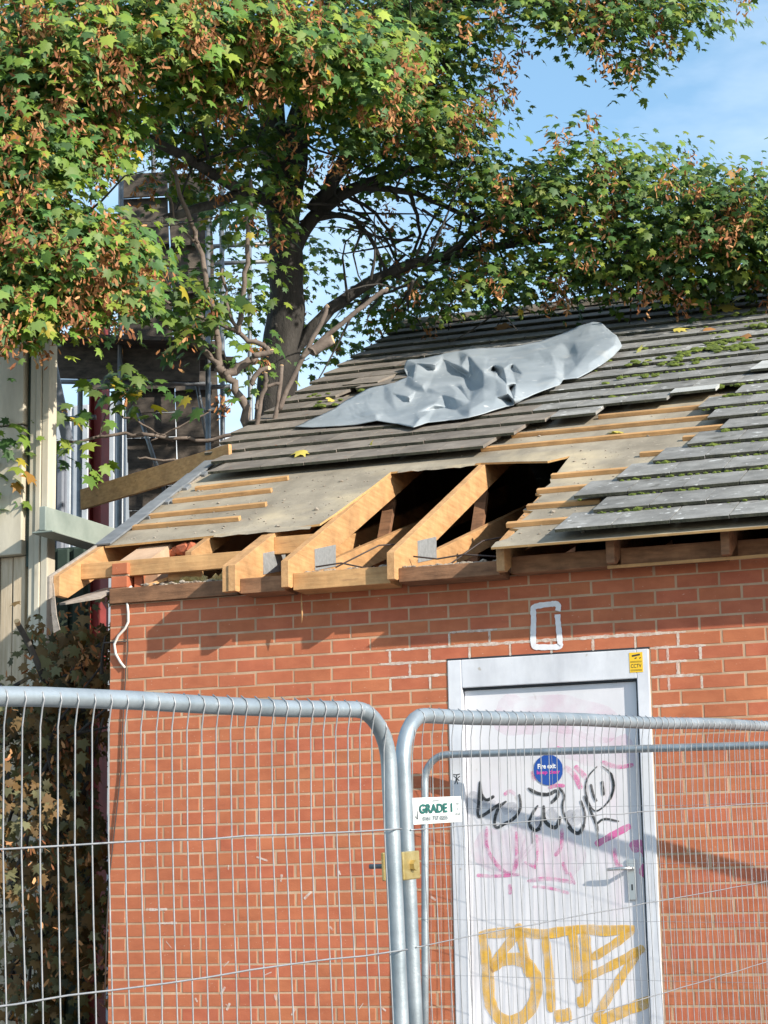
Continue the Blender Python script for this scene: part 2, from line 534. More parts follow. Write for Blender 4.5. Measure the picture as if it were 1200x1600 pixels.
# ------------------------------------------------------------------ ground
def ground_z(y):
    return -3.21 + 0.055 * (max(min(y, 1.5), -30) + 5.7)


mb = MB()
ys = [-400, -120, -60, -30, -20, -14, -10, -7, -5, -3, -1.5, 0, 1.5, 6, 15, 30, 60, 150, 500]
xs = [-400, -120, -40, -20, -10, -5, -2, 0, 2, 4, 6, 9, 15, 30, 80, 400]
vs = [(x, y, ground_z(y)) for y in ys for x in xs]
mb.add(vs, [(j * len(xs) + i, j * len(xs) + i + 1, (j + 1) * len(xs) + i + 1, (j + 1) * len(xs) + i) for j in range(len(ys) - 1) for i in range(len(xs) - 1)])
tag(mb.build('ground', 'asphalt'), kind='structure')

# ------------------------------------------------------------------ brick building
BW = 6.6          # width along x
BD = 12.8         # depth
PIT = math.radians(25.4)
RT = Vector((0, math.cos(PIT), math.sin(PIT)))      # up the slope
RN = Vector((0, -math.sin(PIT), math.cos(PIT)))     # off the slope
RQ = Vector((0, -0.25, 0.20))


def RP(x, s, h=0.0):
    return RQ + Vector((x, 0, 0)) + RT * s + RN * h


S_RIDGE = 7.35
WALL_BASE = -2.95
DX0, DX1, DZ1, DZ0 = 2.008, 3.100, -0.376, -2.50     # door opening

bld = tag(empty('brick_building', (0, 0, WALL_BASE)), 'red brick outbuilding with a half stripped grey tiled roof', 'building')

wall = MB()
wall.box(0, DX0, 0.0012, 0.20, WALL_BASE, 0.058)
wall.box(DX1, BW, 0.0012, 0.20, WALL_BASE, 0.058)
wall.box(DX0, DX1, 0.0012, 0.20, DZ1 + 0.004, 0.058)
wall.box(DX0, DX1, 0.0012, 0.20, WALL_BASE, DZ0)
wall.box(0.0012, 0.2, 0.2, BD, WALL_BASE, 0.30)
wall.box(BW - 0.2, BW, 0.2, BD, WALL_BASE, 0.30)
wall.box(0.2, BW - 0.2, BD - 0.2, BD, WALL_BASE, 0.25)
zr = RP(0, S_RIDGE, -0.03).z
yr = RP(0, S_RIDGE).y
for x0 in (0.0012, BW - 0.2):
    wall.prism([(x0, 0.05, 0.30), (x0, BD, 0.30), (x0, yr, zr - 0.05)], (0.198, 0, 0))
wall_o = wall.build('wall', 'mortar', bld)

# bricks
brick_meshes = {}


def brick_mesh(lx):
    key = round(lx, 3)
    if key in brick_meshes:
        return brick_meshes[key]
    b = MB()
    hx, hz, d, c = lx / 2, 0.0325, 0.03, 0.0022
    fr = [(-hx + c, 0, -hz + c), (hx - c, 0, -hz + c), (hx - c, 0, hz - c), (-hx + c, 0, hz - c)]
    mid = [(-hx, c, -hz), (hx, c, -hz), (hx, c, hz), (-hx, c, hz)]
    bk = [(-hx, d, -hz), (hx, d, -hz), (hx, d, hz), (-hx, d, hz)]
    fs = [(0, 1, 2, 3)]
    for k in range(4):
        j = (k + 1) % 4
        fs += [(k, 4 + k, 4 + j, j), (4 + k, 8 + k, 8 + j, 4 + j)]
    b.add(fr + mid + bk, fs)
    brick_meshes[key] = b.mesh('brick', 'brick')
    return brick_meshes[key]


specs = []
ZC = {}
for k in range(0, 39):                      # course k lies between bed joints k-1 and k
    zc = -0.075 * k + 0.0375
    if zc - 0.0325 < WALL_BASE - 0.05:
        break
    perp = ([0.1075] if k % 2 else [0.22])
    while perp[-1] < BW:
        perp.append(perp[-1] + 0.225)
    edges = [-0.005] + perp
    for a, b_ in zip(edges, edges[1:]):
        x0, x1 = a + 0.005, min(b_ - 0.005, BW)
        pieces = [(x0, x1)]
        if DZ0 - 0.02 < zc < DZ1 + 0.02:
            if x0 >= DX0 - 0.03 and x1 <= DX1 + 0.03:
                continue
            if x0 < DX0 < x1:
                pieces = [(x0, DX0 - 0.004)]
            elif x0 < DX1 < x1:
                pieces = [(DX1 + 0.008, x1)]
        for (p, q) in pieces:
            if q - p > 0.03:
                specs.append(((p + q) / 2, zc, q - p))
camv = Vector(CAM.tolist())
in_view = [s for s in specs if s[0] < 3.85 and s[1] > -2.30 and s[1] < 0.03]
in_view.sort(key=lambda s: (Vector((s[0], 0, s[1])) - camv).length / s[2])
single = set(in_view[:300])
rest = MB()
for s in specs:
    x, z, lx = s
    lx2 = round(lx * 200) / 200
    dx, dz, dy, rz = random.gauss(0, 0.0012), random.gauss(0, 0.0008), -abs(random.gauss(0, 0.0004)), random.gauss(0, 0.003)
    ht = 1.0
    if z > 0.03:
        z, ht = 0.028, 0.8
    mw = Matrix.Translation((x + dx, dy, z + dz)) @ Matrix.Rotation(rz, 4, 'Y') @ Matrix.Diagonal((1, 1, ht, 1))
    if s in single:
        o = bpy.data.objects.new('brick', brick_mesh(lx2))
        COL.objects.link(o)
        place(o, mw, wall_o)
    else:
        me = brick_mesh(lx2)
        o0 = len(rest.v)
        rest.v += [tuple(mw @ v.co) for v in me.vertices]
        rest.f += [tuple(o0 + i for i in p.vertices) for p in me.polygons]
        rest.mi += [0] * len(me.polygons)
# left gable, seen from a step aside
for k in range(-46, 39):
    zc = -0.075 * k + 0.0375
    y = 0.11 if k % 2 == 0 else 0.2225
    y0 = 0.105 if k % 2 == 0 else 0.2175
    while y < BD - 0.2:
        top = 0.06 if y < 0.2 else min(0.28 + (min(y, BD - y)) * math.tan(PIT) - 0.05, zr)
        if zc + 0.04 < top and zc > WALL_BASE:
            rest.box(0.0, 0.02, y + 0.0, y + 0.215, zc - 0.0325, zc + 0.0325)
        y += 0.225
tag(rest.build('brickwork', 'brick', wall_o), kind='stuff')

# whitened joints round the door head
wj = MB()
for (a, b_, j, w) in ((2.02, 2.29, 3, .012), (1.66, 2.02, 4, .012), (2.0, 3.3, 4, .017), (1.62, 2.0, 5, .014), (1.68, 1.99, 6, .012), (3.11, 3.4, 5, .014),
                      (3.11, 3.3, 6, .012), (3.11, 3.36, 7, .013), (3.11, 3.3, 9, .011), (0.23, 0.36, 22, .013), (0.3, 0.42, 23, .012)):
    n_ = max(3, int((b_ - a) / 0.06))
    ribbon(wj, [(a + (b_ - a) * i / n_, -0.0008, -0.075 * j + random.gauss(0, .001)) for i in range(n_ + 1)], w, (0, -1, 0), 0.0014, wob=0.35)
for (x, j, w) in ((1.6825, 5, .014), (1.9075, 5, .013), (2.1325, 5, .013), (2.3575, 5, .012), (2.5825, 5, .012), (2.8075, 5, .014), (3.0325, 5, .012), (3.2575, 5, .014),
                  (1.795, 6, .014), (1.6825, 7, .014), (1.9075, 7, .012), (3.2, 6, .013), (3.37, 6, .015), (3.25, 7, .015), (3.2, 8, .013), (3.37, 8, .013), (2.02, 4, .011), (2.245, 4, .012)):
    ribbon(wj, [(x, -0.0008, -0.075 * j + t) for t in (0.004, 0.036, 0.07)], w, (0, -1, 0), 0.0014, wob=0.25)
for _ in range(26):
    x, z = random.uniform(0.3, 1.9), random.uniform(-2.3, -1.3)
    ribbon(wj, [(x, -0.001, z), (x + random.gauss(0, .02), -0.001, z - random.uniform(.01, .04))], random.uniform(.004, .014), (0, -1, 0), 0.0014)
tag(wj.build('whitened_joint', 'mortar_white', wall_o), kind='stuff')

# painted figure over the door
pm = MB()
D6 = lambda pts: [on_y(700 + a / 6, 860 + b / 6, -0.001) for a, b in pts]
ribbon(pm, D6([(1030, 568), (1036, 545), (1036, 515), (1015, 498), (960, 505), (890, 512), (820, 525), (798, 540), (800, 570), (805, 640), (800, 760), (800, 860), (805, 895), (830, 908), (960, 908), (1035, 905), (1055, 895), (1052, 870), (1046, 800), (1036, 700), (1030, 640), (1028, 600)]),
       0.030, (0, -1, 0), 0.003, taper=False, wob=0.1)
pm.build('painted_numeral', 'white_paint', wall_o)

# ------------------------------------------------------------------ door
FY = -0.006
df = MB()
df.box(DX0, DX0 + 0.078, FY, 0.12, DZ0, DZ1)
df.box(DX1 - 0.066, DX1, FY, 0.12, DZ0, DZ1)
df.box(DX0 + 0.078, DX1 - 0.066, FY, 0.12, DZ1 - 0.150, DZ1)
df.box(DX0 + 0.078, DX1 - 0.066, -0.03, 0.12, DZ0, DZ0 + 0.03)
frame_o = df.build('door_frame', 'frame', bld, bevel=0.004)
sl_ = MB()
LX0, LX1, LZ1, LY = DX0 + 0.078, DX1 - 0.066, DZ1 - 0.150, 0.028
sl_.box(DX0 - 0.004, DX1 + 0.006, -0.002, 0.02, DZ1 + 0.0005, DZ1 + 0.010)
sl_.box(LX1 - 0.010, LX1 - 0.0005, 0.012, 0.03, DZ0 + 0.031, LZ1 - 0.001)
sl_.box(LX0 + 0.0005, LX1 - 0.011, 0.012, 0.03, LZ1 - 0.010, LZ1 - 0.0005)
sl_.build('gap_strip', 'gap_shade', frame_o)  # strips fill the gaps round the leaf, their shade painted in black
dl = MB()
dl.box(LX0 + 0.004, LX1 - 0.010, LY, LY + 0.045, DZ0 + 0.032, LZ1 - 0.012)
door = dl.build('door', 'door', bld, bevel=0.003)
tag(door, 'white door leaf covered in black, pink and yellow graffiti')

DN = (0, -1, 0)
DY = LY - 0.0015
C3 = lambda pts: [on_y(680 + a / 3.158, 1160 + b / 3.158, DY) for a, b in pts]
C4 = lambda pts: [on_y(680 + a / 3.0, 1380 + b / 3.0, DY) for a, b in pts]


def strokes(name, mt, lst, conv, lift, cut=True):
    for k_, (w, pts) in enumerate(lst):
        b = MB()
        ribbon(b, conv(pts), w, DN, lift + 0.00002 * k_)
        if cut:      # keep the paint on the leaf
            b.v = [(min(max(v[0], LX0 + 0.006), LX1 - 0.012), v[1], v[2]) for v in b.v]
        b.build(name, mt, door)


strokes('pink_smear', 'pink_pale', [
    (0.20, [(300, -160), (420, -120), (560, -150), (700, -130), (900, -60)]),
    (0.16, [(560, -40), (700, 20), (860, 60), (980, 30)]),
    (0.22, [(200, 480), (330, 560), (420, 500), (480, 580), (620, 560), (700, 640)])], C3, 0.0002)
strokes('pink_stroke', 'pink_paint', [
    (0.020, [(255, 415), (250, 520), (300, 600), (350, 650), (395, 640), (405, 540), (400, 440)]),
    (0.018, [(205, 655), (300, 662), (420, 650)]), (0.016, [(500, 455), (505, 540), (495, 615)]), (0.016, [(440, 590), (500, 620)]),
    (0.020, [(625, 420), (625, 520), (590, 560)]), (0.018, [(630, 590), (650, 650)]), (0.020, [(455, 685), (540, 670), (620, 680), (680, 690)]),
    (0.016, [(480, 712), (560, 715), (660, 745)]), (0.022, [(370, 700), (372, 750)]), (0.016, [(660, 640), (690, 700)]),
    (0.030, [(640, 120), (690, 160), (720, 230)]), (0.026, [(690, 115), (750, 180)]), (0.022, [(820, 95), (900, 125), (980, 110)]),
    (0.020, [(340, 260), (370, 235), (395, 260)]), (0.024, [(880, 520), (890, 590), (920, 620)]), (0.018, [(600, 25), (640, 35)]),
    (0.020, [(480, 140), (490, 190)])], C3, 0.0005)
strokes('pink_stroke', 'pink_strong', [
    (0.062, [(965, 525), (1000, 505), (1035, 520), (1060, 570), (1050, 620), (1020, 660)]),
    (0.034, [(790, 505), (880, 455), (965, 410)]), (0.018, [(560, 225), (600, 210), (640, 215)]), (0.016, [(630, 30), (590, 35)])], C3, 0.0008)
strokes('grey_stroke', 'grey_paint', [
    (0.05, [(170, 250), (240, 300), (300, 310)]), (0.055, [(330, 340), (380, 310), (400, 350)]), (0.05, [(500, 370), (520, 400)]), (0.06, [(650, 340), (690, 400), (720, 330)]),
    (0.05, [(560, 330), (600, 380)])], C3, 0.0010)
strokes('black_stroke', 'black_paint', [
    (0.017, [(222, 190), (216, 290), (206, 376), (255, 350), (320, 300)]), (0.016, [(222, 245), (250, 292), (292, 264)]), (0.014, [(222, 195), (232, 290)]),
    (0.016, [(415, 255), (426, 325), (390, 378), (340, 402), (298, 428), (290, 385), (312, 318), (352, 290)]),
    (0.014, [(508, 310), (470, 365), (460, 410), (490, 440), (522, 412), (532, 350)]), (0.020, [(535, 310), (535, 380), (562, 412), (600, 425), (618, 365)]),
    (0.018, [(458, 225), (500, 252), (560, 260), (602, 232), (610, 262), (570, 302)]), (0.012, [(610, 222), (642, 260), (625, 312), (640, 375), (675, 425)]),
    (0.020, [(655, 415), (690, 448), (715, 448), (735, 405)]), (0.012, [(735, 410), (742, 350), (718, 285)]), (0.014, [(470, 405), (490, 440), (520, 425)]),
    (0.008, [(800, 118), (750, 170), (738, 240), (768, 325), (800, 345), (862, 290), (886, 220), (872, 150), (822, 116)]), (0.014, [(868, 150), (886, 220), (862, 285)]),
    (0.013, [(768, 205), (780, 260), (797, 292)]), (0.015, [(824, 190), (832, 262)]), (0.015, [(735, 262), (770, 345), (797, 402), (802, 442)]),
    (0.011, [(800, 402), (830, 372), (908, 390)]), (0.006, [(802, 440), (804, 520)]), (0.006, [(478, 440), (480, 500)])], C3, 0.0014)
strokes('yellow_stroke', 'yellow_paint', [
    (0.062, [(215, 235), (240, 330), (250, 450), (252, 560), (300, 640), (370, 655), (450, 600), (480, 500), (470, 420), (420, 360), (330, 350), (262, 410)]),
    (0.050, [(205, 240), (300, 232), (400, 228), (500, 242), (620, 222), (700, 213), (800, 226), (935, 208)]), (0.048, [(388, 188), (412, 300), (440, 440)]),
    (0.048, [(390, 235), (330, 300), (265, 400)]), (0.045, [(515, 250), (538, 420), (545, 605)]), (0.045, [(640, 205), (658, 330), (668, 470)]),
    (0.057, [(700, 225), (715, 400), (712, 550), (665, 560)]), (0.043, [(930, 215), (850, 280), (735, 352)]), (0.045, [(980, 300), (860, 372), (680, 455)]),
    (0.043, [(962, 308), (880, 430), (795, 560), (745, 650)]), (0.055, [(1030, 545), (900, 592), (755, 655)]), (0.065, [(560, 625), (640, 615)])], C4, 0.0018)
# round fire exit sticker
st = MB()
sc_ = on_y(857, 1203, DY)
ringpts = [sc_ + Vector((math.cos(a) * 0.079, -0.0022, math.sin(a) * 0.079)) for a in [i * math.pi / 20 for i in range(40)]]
st.add(ringpts, [tuple(range(40))])
stick = st.build('round_sticker', 'blue_disc', door)
fx = Vector((1, 0, 0)); fz = Vector((0, 0, 1))
text_fit('lettering', 'Fire exit', 0.098, 0.026, 'white_print', stick, sc_ + Vector((-0.008, -0.003, 0.020)), fx, fz, 0.03)
text_fit('lettering', 'keep clear', 0.125, 0.026, 'pink_print', stick, sc_ + Vector((0.0, -0.003, -0.014)), fx, fz, 0.03)
# yellow cctv sticker on the frame
ys0 = MB()
a = on_y(983, 1020, FY); b_ = on_y(1005, 1050, FY)
ys0.box(a.x, b_.x, FY - 0.0016, FY - 0.0008, b_.z, a.z)
ysx = ys0.build('warning_sticker', 'yellow_sticker', frame_o)
cc = (a + b_) / 2
text_fit('lettering', 'CCTV', 0.056, 0.020, 'black_print', ysx, Vector((cc.x, FY - 0.0022, cc.z - 0.018)), fx, fz, 0.01)
pg = MB()
pg.beam((cc.x - 0.02, FY - 0.0022, cc.z + 0.034), (cc.x + 0.022, FY - 0.0022, cc.z + 0.040), 0.0006, 0.009)
pg.beam((cc.x - 0.006, FY - 0.0022, cc.z + 0.020), (cc.x + 0.004, FY - 0.0022, cc.z + 0.024), 0.0006, 0.006)
pg.beam((cc.x + 0.018, FY - 0.0022, cc.z + 0.020), (cc.x + 0.026, FY - 0.0022, cc.z + 0.024), 0.0006, 0.005)
for zz in (0.006, 0.001, -0.038, -0.043):
    pg.beam((cc.x - 0.03, FY - 0.0022, cc.z + zz), (cc.x + 0.03, FY - 0.0022, cc.z + zz), 0.0006, 0.0014)
pg.build('printed_camera', 'black_print', ysx)
# handle: back plate, lever, keyhole
hc = on_y(988, 1374, DY)
hb = MB()
hb.box(hc.x - 0.021, hc.x + 0.021, DY - 0.010, DY, hc.z - 0.105, hc.z + 0.105)
hnd = hb.build('handle', 'steel_bright', door, bevel=0.004)
lv = MB()
lz = hc.z + 0.055
lv.tube([(hc.x, DY - 0.008, lz), (hc.x, DY - 0.05, lz)], 0.010, 10)
lv.tube([(hc.x + 0.004, DY - 0.052, lz), (hc.x - 0.05, DY - 0.054, lz), (hc.x - 0.118, DY - 0.050, lz - 0.004)], [0.011, 0.010, 0.008], 10)
lv.build('lever', 'steel_bright', hnd, smooth=True)
kh = MB()
kh.box(hc.x - 0.004, hc.x + 0.004, DY - 0.0118, DY - 0.0102, hc.z - 0.055, hc.z - 0.025)
kh.build('keyhole', 'gap_shade', hnd)
# small black tag scrawl on the left jamb
jt = MB()
JJ = lambda pts: [on_y(620 + a / 7.5, 1200 + b / 7.5, FY) for a, b in pts]
for pts in ([(655, 75), (700, 80), (745, 70)], [(705, 75), (700, 130), (680, 190)], [(665, 90), (735, 150)], [(740, 95), (690, 140)], [(700, 130), (715, 190)]):
    ribbon(jt, JJ(pts), 0.005, DN, 0.0012)
jt.build('black_scrawl', 'black_paint', frame_o)
stp = MB()
stp.box(DX0 - 0.1, DX1 + 0.1, -0.45, -0.0005, WALL_BASE - 0.05, DZ0 - 0.03)
stp.build('door_step', 'wood_grey', bld, bevel=0.01)

# ------------------------------------------------------------------ roof timbers
ply_t = 0.012
RDEP = 0.150                       # rafter depth on the slope
RAFT_X = [0.885, 1.197, 1.805, 2.412, 2.998, 3.59, 4.19, 4.79, 5.39, 5.99]      # right face of each rafter
for i, rx in enumerate(RAFT_X):
    w = 0.044
    b = MB()
    zb = 0.045
    top0 = RP(0, 0, -ply_t)
    yb = top0.y
    s_bot = (zb + RDEP / math.cos(PIT) - top0.z) / math.tan(PIT) + yb          # where the level cut meets the underside
    top1 = RP(0, S_RIDGE - 0.03, -ply_t)
    poly = [(rx, top0.y, top0.z), (rx, yb, zb), (rx, s_bot, zb), (rx, top1.y, top1.z - RDEP / math.cos(PIT)), (rx, top1.y, top1.z)]
    b.prism(poly, (-w, 0, 0))
    if i == 0:      # doubled rafter
        b.prism([(x - w - 0.003, y + 0.008, z) for x, y, z in poly], (-0.036, 0, 0))
    mt = 'pine' if i < 4 else 'pine_old'
    ro = b.build('rafter', mt, bld, bevel=0.002)
    if i < 3:
        q = MB()
        c0 = [Vector((rx + 0.0018, 0.14, 0.190)), Vector((rx + 0.0018, 0.465, 0.262)), Vector((rx + 0.0018, 0.467, 0.388)), Vector((rx + 0.0018, 0.138, 0.311))]
        q.prism(c0, (-0.0012, 0, 0))
        q.build('nail_plate', 'nail_plate', ro)
# lower ties beside the open rafters
for rx in RAFT_X:
    b = MB()
    zt_ = lambda y: 0.163 + 0.309 * y
    b.prism([(rx - 0.0015, 0.02, zt_(0.02)), (rx - 0.0015, 0.02, 0.06), (rx - 0.0015, 0.13, 0.06), (rx - 0.0015, 4.0, zt_(4.0) - 0.135), (rx - 0.0015, 4.0, zt_(4.0))], (-0.041, 0, 0))
    b.build('tie_beam', 'pine' if rx < 2.5 else 'pine_old', bld, bevel=0.002)
# ceiling ties and struts in the dark roof space
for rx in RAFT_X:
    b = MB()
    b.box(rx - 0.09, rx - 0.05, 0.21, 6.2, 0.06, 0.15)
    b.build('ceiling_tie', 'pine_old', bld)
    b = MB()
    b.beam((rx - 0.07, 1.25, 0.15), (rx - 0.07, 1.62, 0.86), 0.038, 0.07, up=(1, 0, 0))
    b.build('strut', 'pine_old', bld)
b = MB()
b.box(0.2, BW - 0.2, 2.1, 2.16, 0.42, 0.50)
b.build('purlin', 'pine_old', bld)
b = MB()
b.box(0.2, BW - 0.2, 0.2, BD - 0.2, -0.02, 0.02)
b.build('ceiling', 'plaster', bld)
# wall plate along the top of the wall
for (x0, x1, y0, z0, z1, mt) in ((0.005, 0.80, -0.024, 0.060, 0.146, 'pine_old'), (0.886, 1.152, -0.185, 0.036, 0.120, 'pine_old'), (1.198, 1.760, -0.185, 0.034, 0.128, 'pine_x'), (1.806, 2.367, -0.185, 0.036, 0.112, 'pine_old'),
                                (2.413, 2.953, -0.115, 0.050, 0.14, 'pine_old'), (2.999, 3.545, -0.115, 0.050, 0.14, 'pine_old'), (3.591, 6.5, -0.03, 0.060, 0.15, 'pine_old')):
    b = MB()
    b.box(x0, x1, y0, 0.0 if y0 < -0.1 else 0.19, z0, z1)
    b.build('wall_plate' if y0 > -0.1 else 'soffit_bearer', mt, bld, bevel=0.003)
b = MB()
b.box(2.93, 6.5, -0.126, -0.1155, 0.036, 0.052)
b.build('ledge_batten', 'pine_x', bld)
# level trimmers of the verge ladder
b = MB(); b.box(-0.20, 0.80, 0.02, 0.058, 0.222, 0.312); b.build('trimmer', 'pine_x', bld, bevel=0.002)
b = MB(); b.box(0.885, 1.15, 0.30, 0.338, 0.33, 0.43); b.build('trimmer', 'pine_x', bld, bevel=0.002)
for x in (0.47,):
    b = MB()
    p0 = RP(x, 0.36, -ply_t); p1 = RP(x, 2.4, -ply_t)
    b.prism([(x, p0.y, p0.z), (x, p0.y, p0.z - 0.10), (x, p1.y, p1.z - 0.10), (x, p1.y, p1.z)], (-0.04, 0, 0))
    b.build('jack_rafter', 'pine', bld, bevel=0.002)
# barge rafter at the verge
b = MB()
bx_ = -0.20
p0 = RP(bx_, 0.02, 0.0); p1 = RP(bx_, S_RIDGE, -ply_t - 0.004)
b.prism([(bx_, p0.y, p0.z), (bx_, p0.y, p0.z - 0.115), (bx_, p0.y + 0.10, p0.z - 0.115), (bx_, p1.y, p1.z - 0.16), (bx_, p1.y, p1.z)], (-0.04, 0, 0))
b.build('barge_rafter', 'pine', bld, bevel=0.002)
b = MB()
p0 = RP(bx_ - 0.041, -0.02, 0.01); p1 = RP(bx_ - 0.041, S_RIDGE, 0.0)
b.prism([(p0.x, p0.y, p0.z), (p0.x, p0.y, p0.z - 0.13), (p1.x, p1.y, p1.z - 0.17), (p1.x, p1.y, p1.z)], (-0.018, 0, 0))
b.build('barge_board', 'wood_grey', bld, bevel=0.002)
# broken soffit under it
b = MB()
b.prism([(-0.235, -0.17, 0.062), (-0.18, -0.20, 0.058), (-0.03, -0.06, 0.100), (0.0, 0.06, 0.165), (-0.06, 0.26, 0.205), (-0.16, 0.24, 0.20)], (0, 0.004, -0.012))
b.build('broken_soffit', 'wood_grey', bld)
b = MB()
b.prism([(-0.262, -0.235, 0.165), (-0.236, -0.240, 0.165), (-0.215, -0.238, -0.02), (-0.195, -0.235, -0.10), (-0.235, -0.232, -0.115), (-0.250, -0.236, 0.02)], (0.0, 0.008, 0))
b.build('hanging_splinter', 'wood_grey', bld)

# ------------------------------------------------------------------ roof deck with the hole
V0 = -0.19                                   # verge of the boarding
LO = [(V0, 0.60), (0.45, 0.635), (0.95, 0.66), (1.135, 0.70), (1.155, 0.90), (1.19, 1.50), (1.20, 1.86), (1.48, 1.885), (1.60, 1.865), (1.78, 1.885), (2.02, 1.83), (2.23, 1.765), (2.35, 1.85),
      (2.365, 1.45), (2.355, 1.30), (2.385, 1.20), (2.36, 1.02), (2.345, 0.98), (2.40, 0.92), (2.375, 0.68), (2.36, 0.63), (2.43, 0.58), (2.40, 0.31), (2.375, 0.27), (2.44, 0.22), (2.42, 0.05), (2.37, 0.0), (2.37, -0.10),
      (BW + 0.15, -0.10)]
poly = LO + [(BW + 0.15, S_RIDGE), (V0 - 0.12, S_RIDGE), (V0 - 0.12, 2.0)]
from mathutils.geometry import tessellate_polygon
tops = tessellate_polygon([[Vector((x, s, 0)) for x, s in poly]])
npoly = len(poly)
allv = [RP(x, s, 0) for x, s in poly] + [RP(x, s, -ply_t) for x, s in poly]
b = MB()
fs = [tuple(q) for q in tops] + [tuple(i + npoly for i in reversed(q)) for q in tops]
b.add(allv, fs, 0)
for i in range(npoly):
    j = (i + 1) % npoly
    b.f.append((i, j, j + npoly, i + npoly)); b.mi.append(1)
roof = b.build('roof', ['felt', 'ply_edge'], bld)
# back slope
b = MB()
y_back = 2 * yr - RP(0, -0.1).y
b.prism([RP(V0 - 0.12, S_RIDGE, 0), RP(BW + 0.15, S_RIDGE, 0), Vector((BW + 0.15, y_back, RP(0, -0.1).z)), Vector((V0 - 0.12, y_back, RP(0, -0.1).z))], (0, 0, -0.02))
b.build('back_slope', 'tile', bld)
# torn felt edge hanging in the hole
b = MB()
for (x0, x1, s0, dr) in ((1.25, 1.75, 1.86, 0.02), (0.5, 1.1, 0.64, 0.012)):
    pts = []
    for i in range(12):
        x = x0 + (x1 - x0) * i / 11
        pts.append((RP(x, s0 + 0.02, 0.003), RP(x, s0 - 0.015 - random.uniform(0, dr), 0.002 - random.uniform(0, .01))))
    v_ = [p for ab in pts for p in ab]
    b.add(v_, [(2 * i, 2 * i + 1, 2 * i + 3, 2 * i + 2) for i in range(11)])
b.build('torn_underlay', 'felt', roof)

# battens on the bare boarding
BAT = [(-0.16, 0.545, 0.945, .94), (-0.16, 0.60, 1.20, 1.24), (-0.15, 0.50, 1.545, 1.60), (-0.12, 0.50, 1.84, 1.90),
       (2.36, 2.73, 0.28, 0.28), (2.385, 2.80, 0.635, 0.63), (2.36, 2.75, 0.975, 0.975), (2.365, 2.92, 1.31, 1.30), (2.82, 3.08, 1.66, 1.65), (3.02, 3.2, 1.98, 1.97),
       (1.70, 3.32, 2.20, 2.20), (1.82, 3.18, 2.515, 2.51), (2.32, 3.05, 2.84, 2.84)]
for (x0, x1, s0, s1) in BAT:
    b = MB()
    p0, p1 = RP(x0, s0, 0.0135), RP(x1, s1, 0.0135)
    b.beam(p0, p1, 0.040, 0.026, up=RN)
    b.build('batten', 'pine_x', roof, bevel=0.002)

# ------------------------------------------------------------------ roof tiles
TW, TL, TT = 0.298, 0.415, 0.021
GA = 0.335


def tile_mesh(variant, mt):
    r_ = random.Random(variant)
    b = MB()
    n = 7
    xs_ = [-TW / 2 + 0.0015 + (TW - 0.003) * i / (n - 1) for i in range(n)]
    front = [r_.uniform(-0.0025, 0.0025) for _ in xs_]
    top, bot = [], []
    for i, x in enumerate(xs_):
        top.append([(x, front[i], TT - 0.004), (x, front[i] + 0.006, TT), (x, TL, TT)])
        bot.append([(x, front[i] + 0.001, 0.0), (x, TL, 0.0)])
    vs = [p for c in top for p in c] + [p for c in bot for p in c]
    o2 = 3 * n
    fs = []
    for i in range(n - 1):
        a, c = 3 * i, 3 * (i + 1)
        fs += [(a, c, c + 1, a + 1), (a + 1, c + 1, c + 2, a + 2)]
        d, e = o2 + 2 * i, o2 + 2 * (i + 1)
        fs += [(d, d + 1, e + 1, e), (d, e, c, a), (a + 2, c + 2, e + 1, d + 1)]
    fs += [(0, 1, 2, o2 + 1, o2), (3 * n - 3, o2 + 2 * n - 2, o2 + 2 * n - 1, 3 * n - 1, 3 * n - 2)]
    b.add(vs, fs)
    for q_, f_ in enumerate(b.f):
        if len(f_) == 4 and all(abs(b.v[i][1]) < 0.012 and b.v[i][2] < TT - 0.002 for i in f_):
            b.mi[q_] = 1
    return b.mesh('tile', [mt, 'tile_edge'])


TM = {k: [tile_mesh(i, k) for i in range(4)] for k in ('tile', 'tile_brown', 'tile_pale')}
tilt = math.atan2(0.026, TL - 0.08)
BASIS = Matrix(((1, 0, 0), (0, RT.y, RN.y), (0, RT.z, RN.z))).to_4x4()
tile_list = []


def add_tile(x, s, kind='tile', h=0.0, rz=None, tiltx=0.0, sx=1.0):
    tile_list.append((x, s, kind, h, random.gauss(0, 0.006) if rz is None else rz, tiltx, sx))


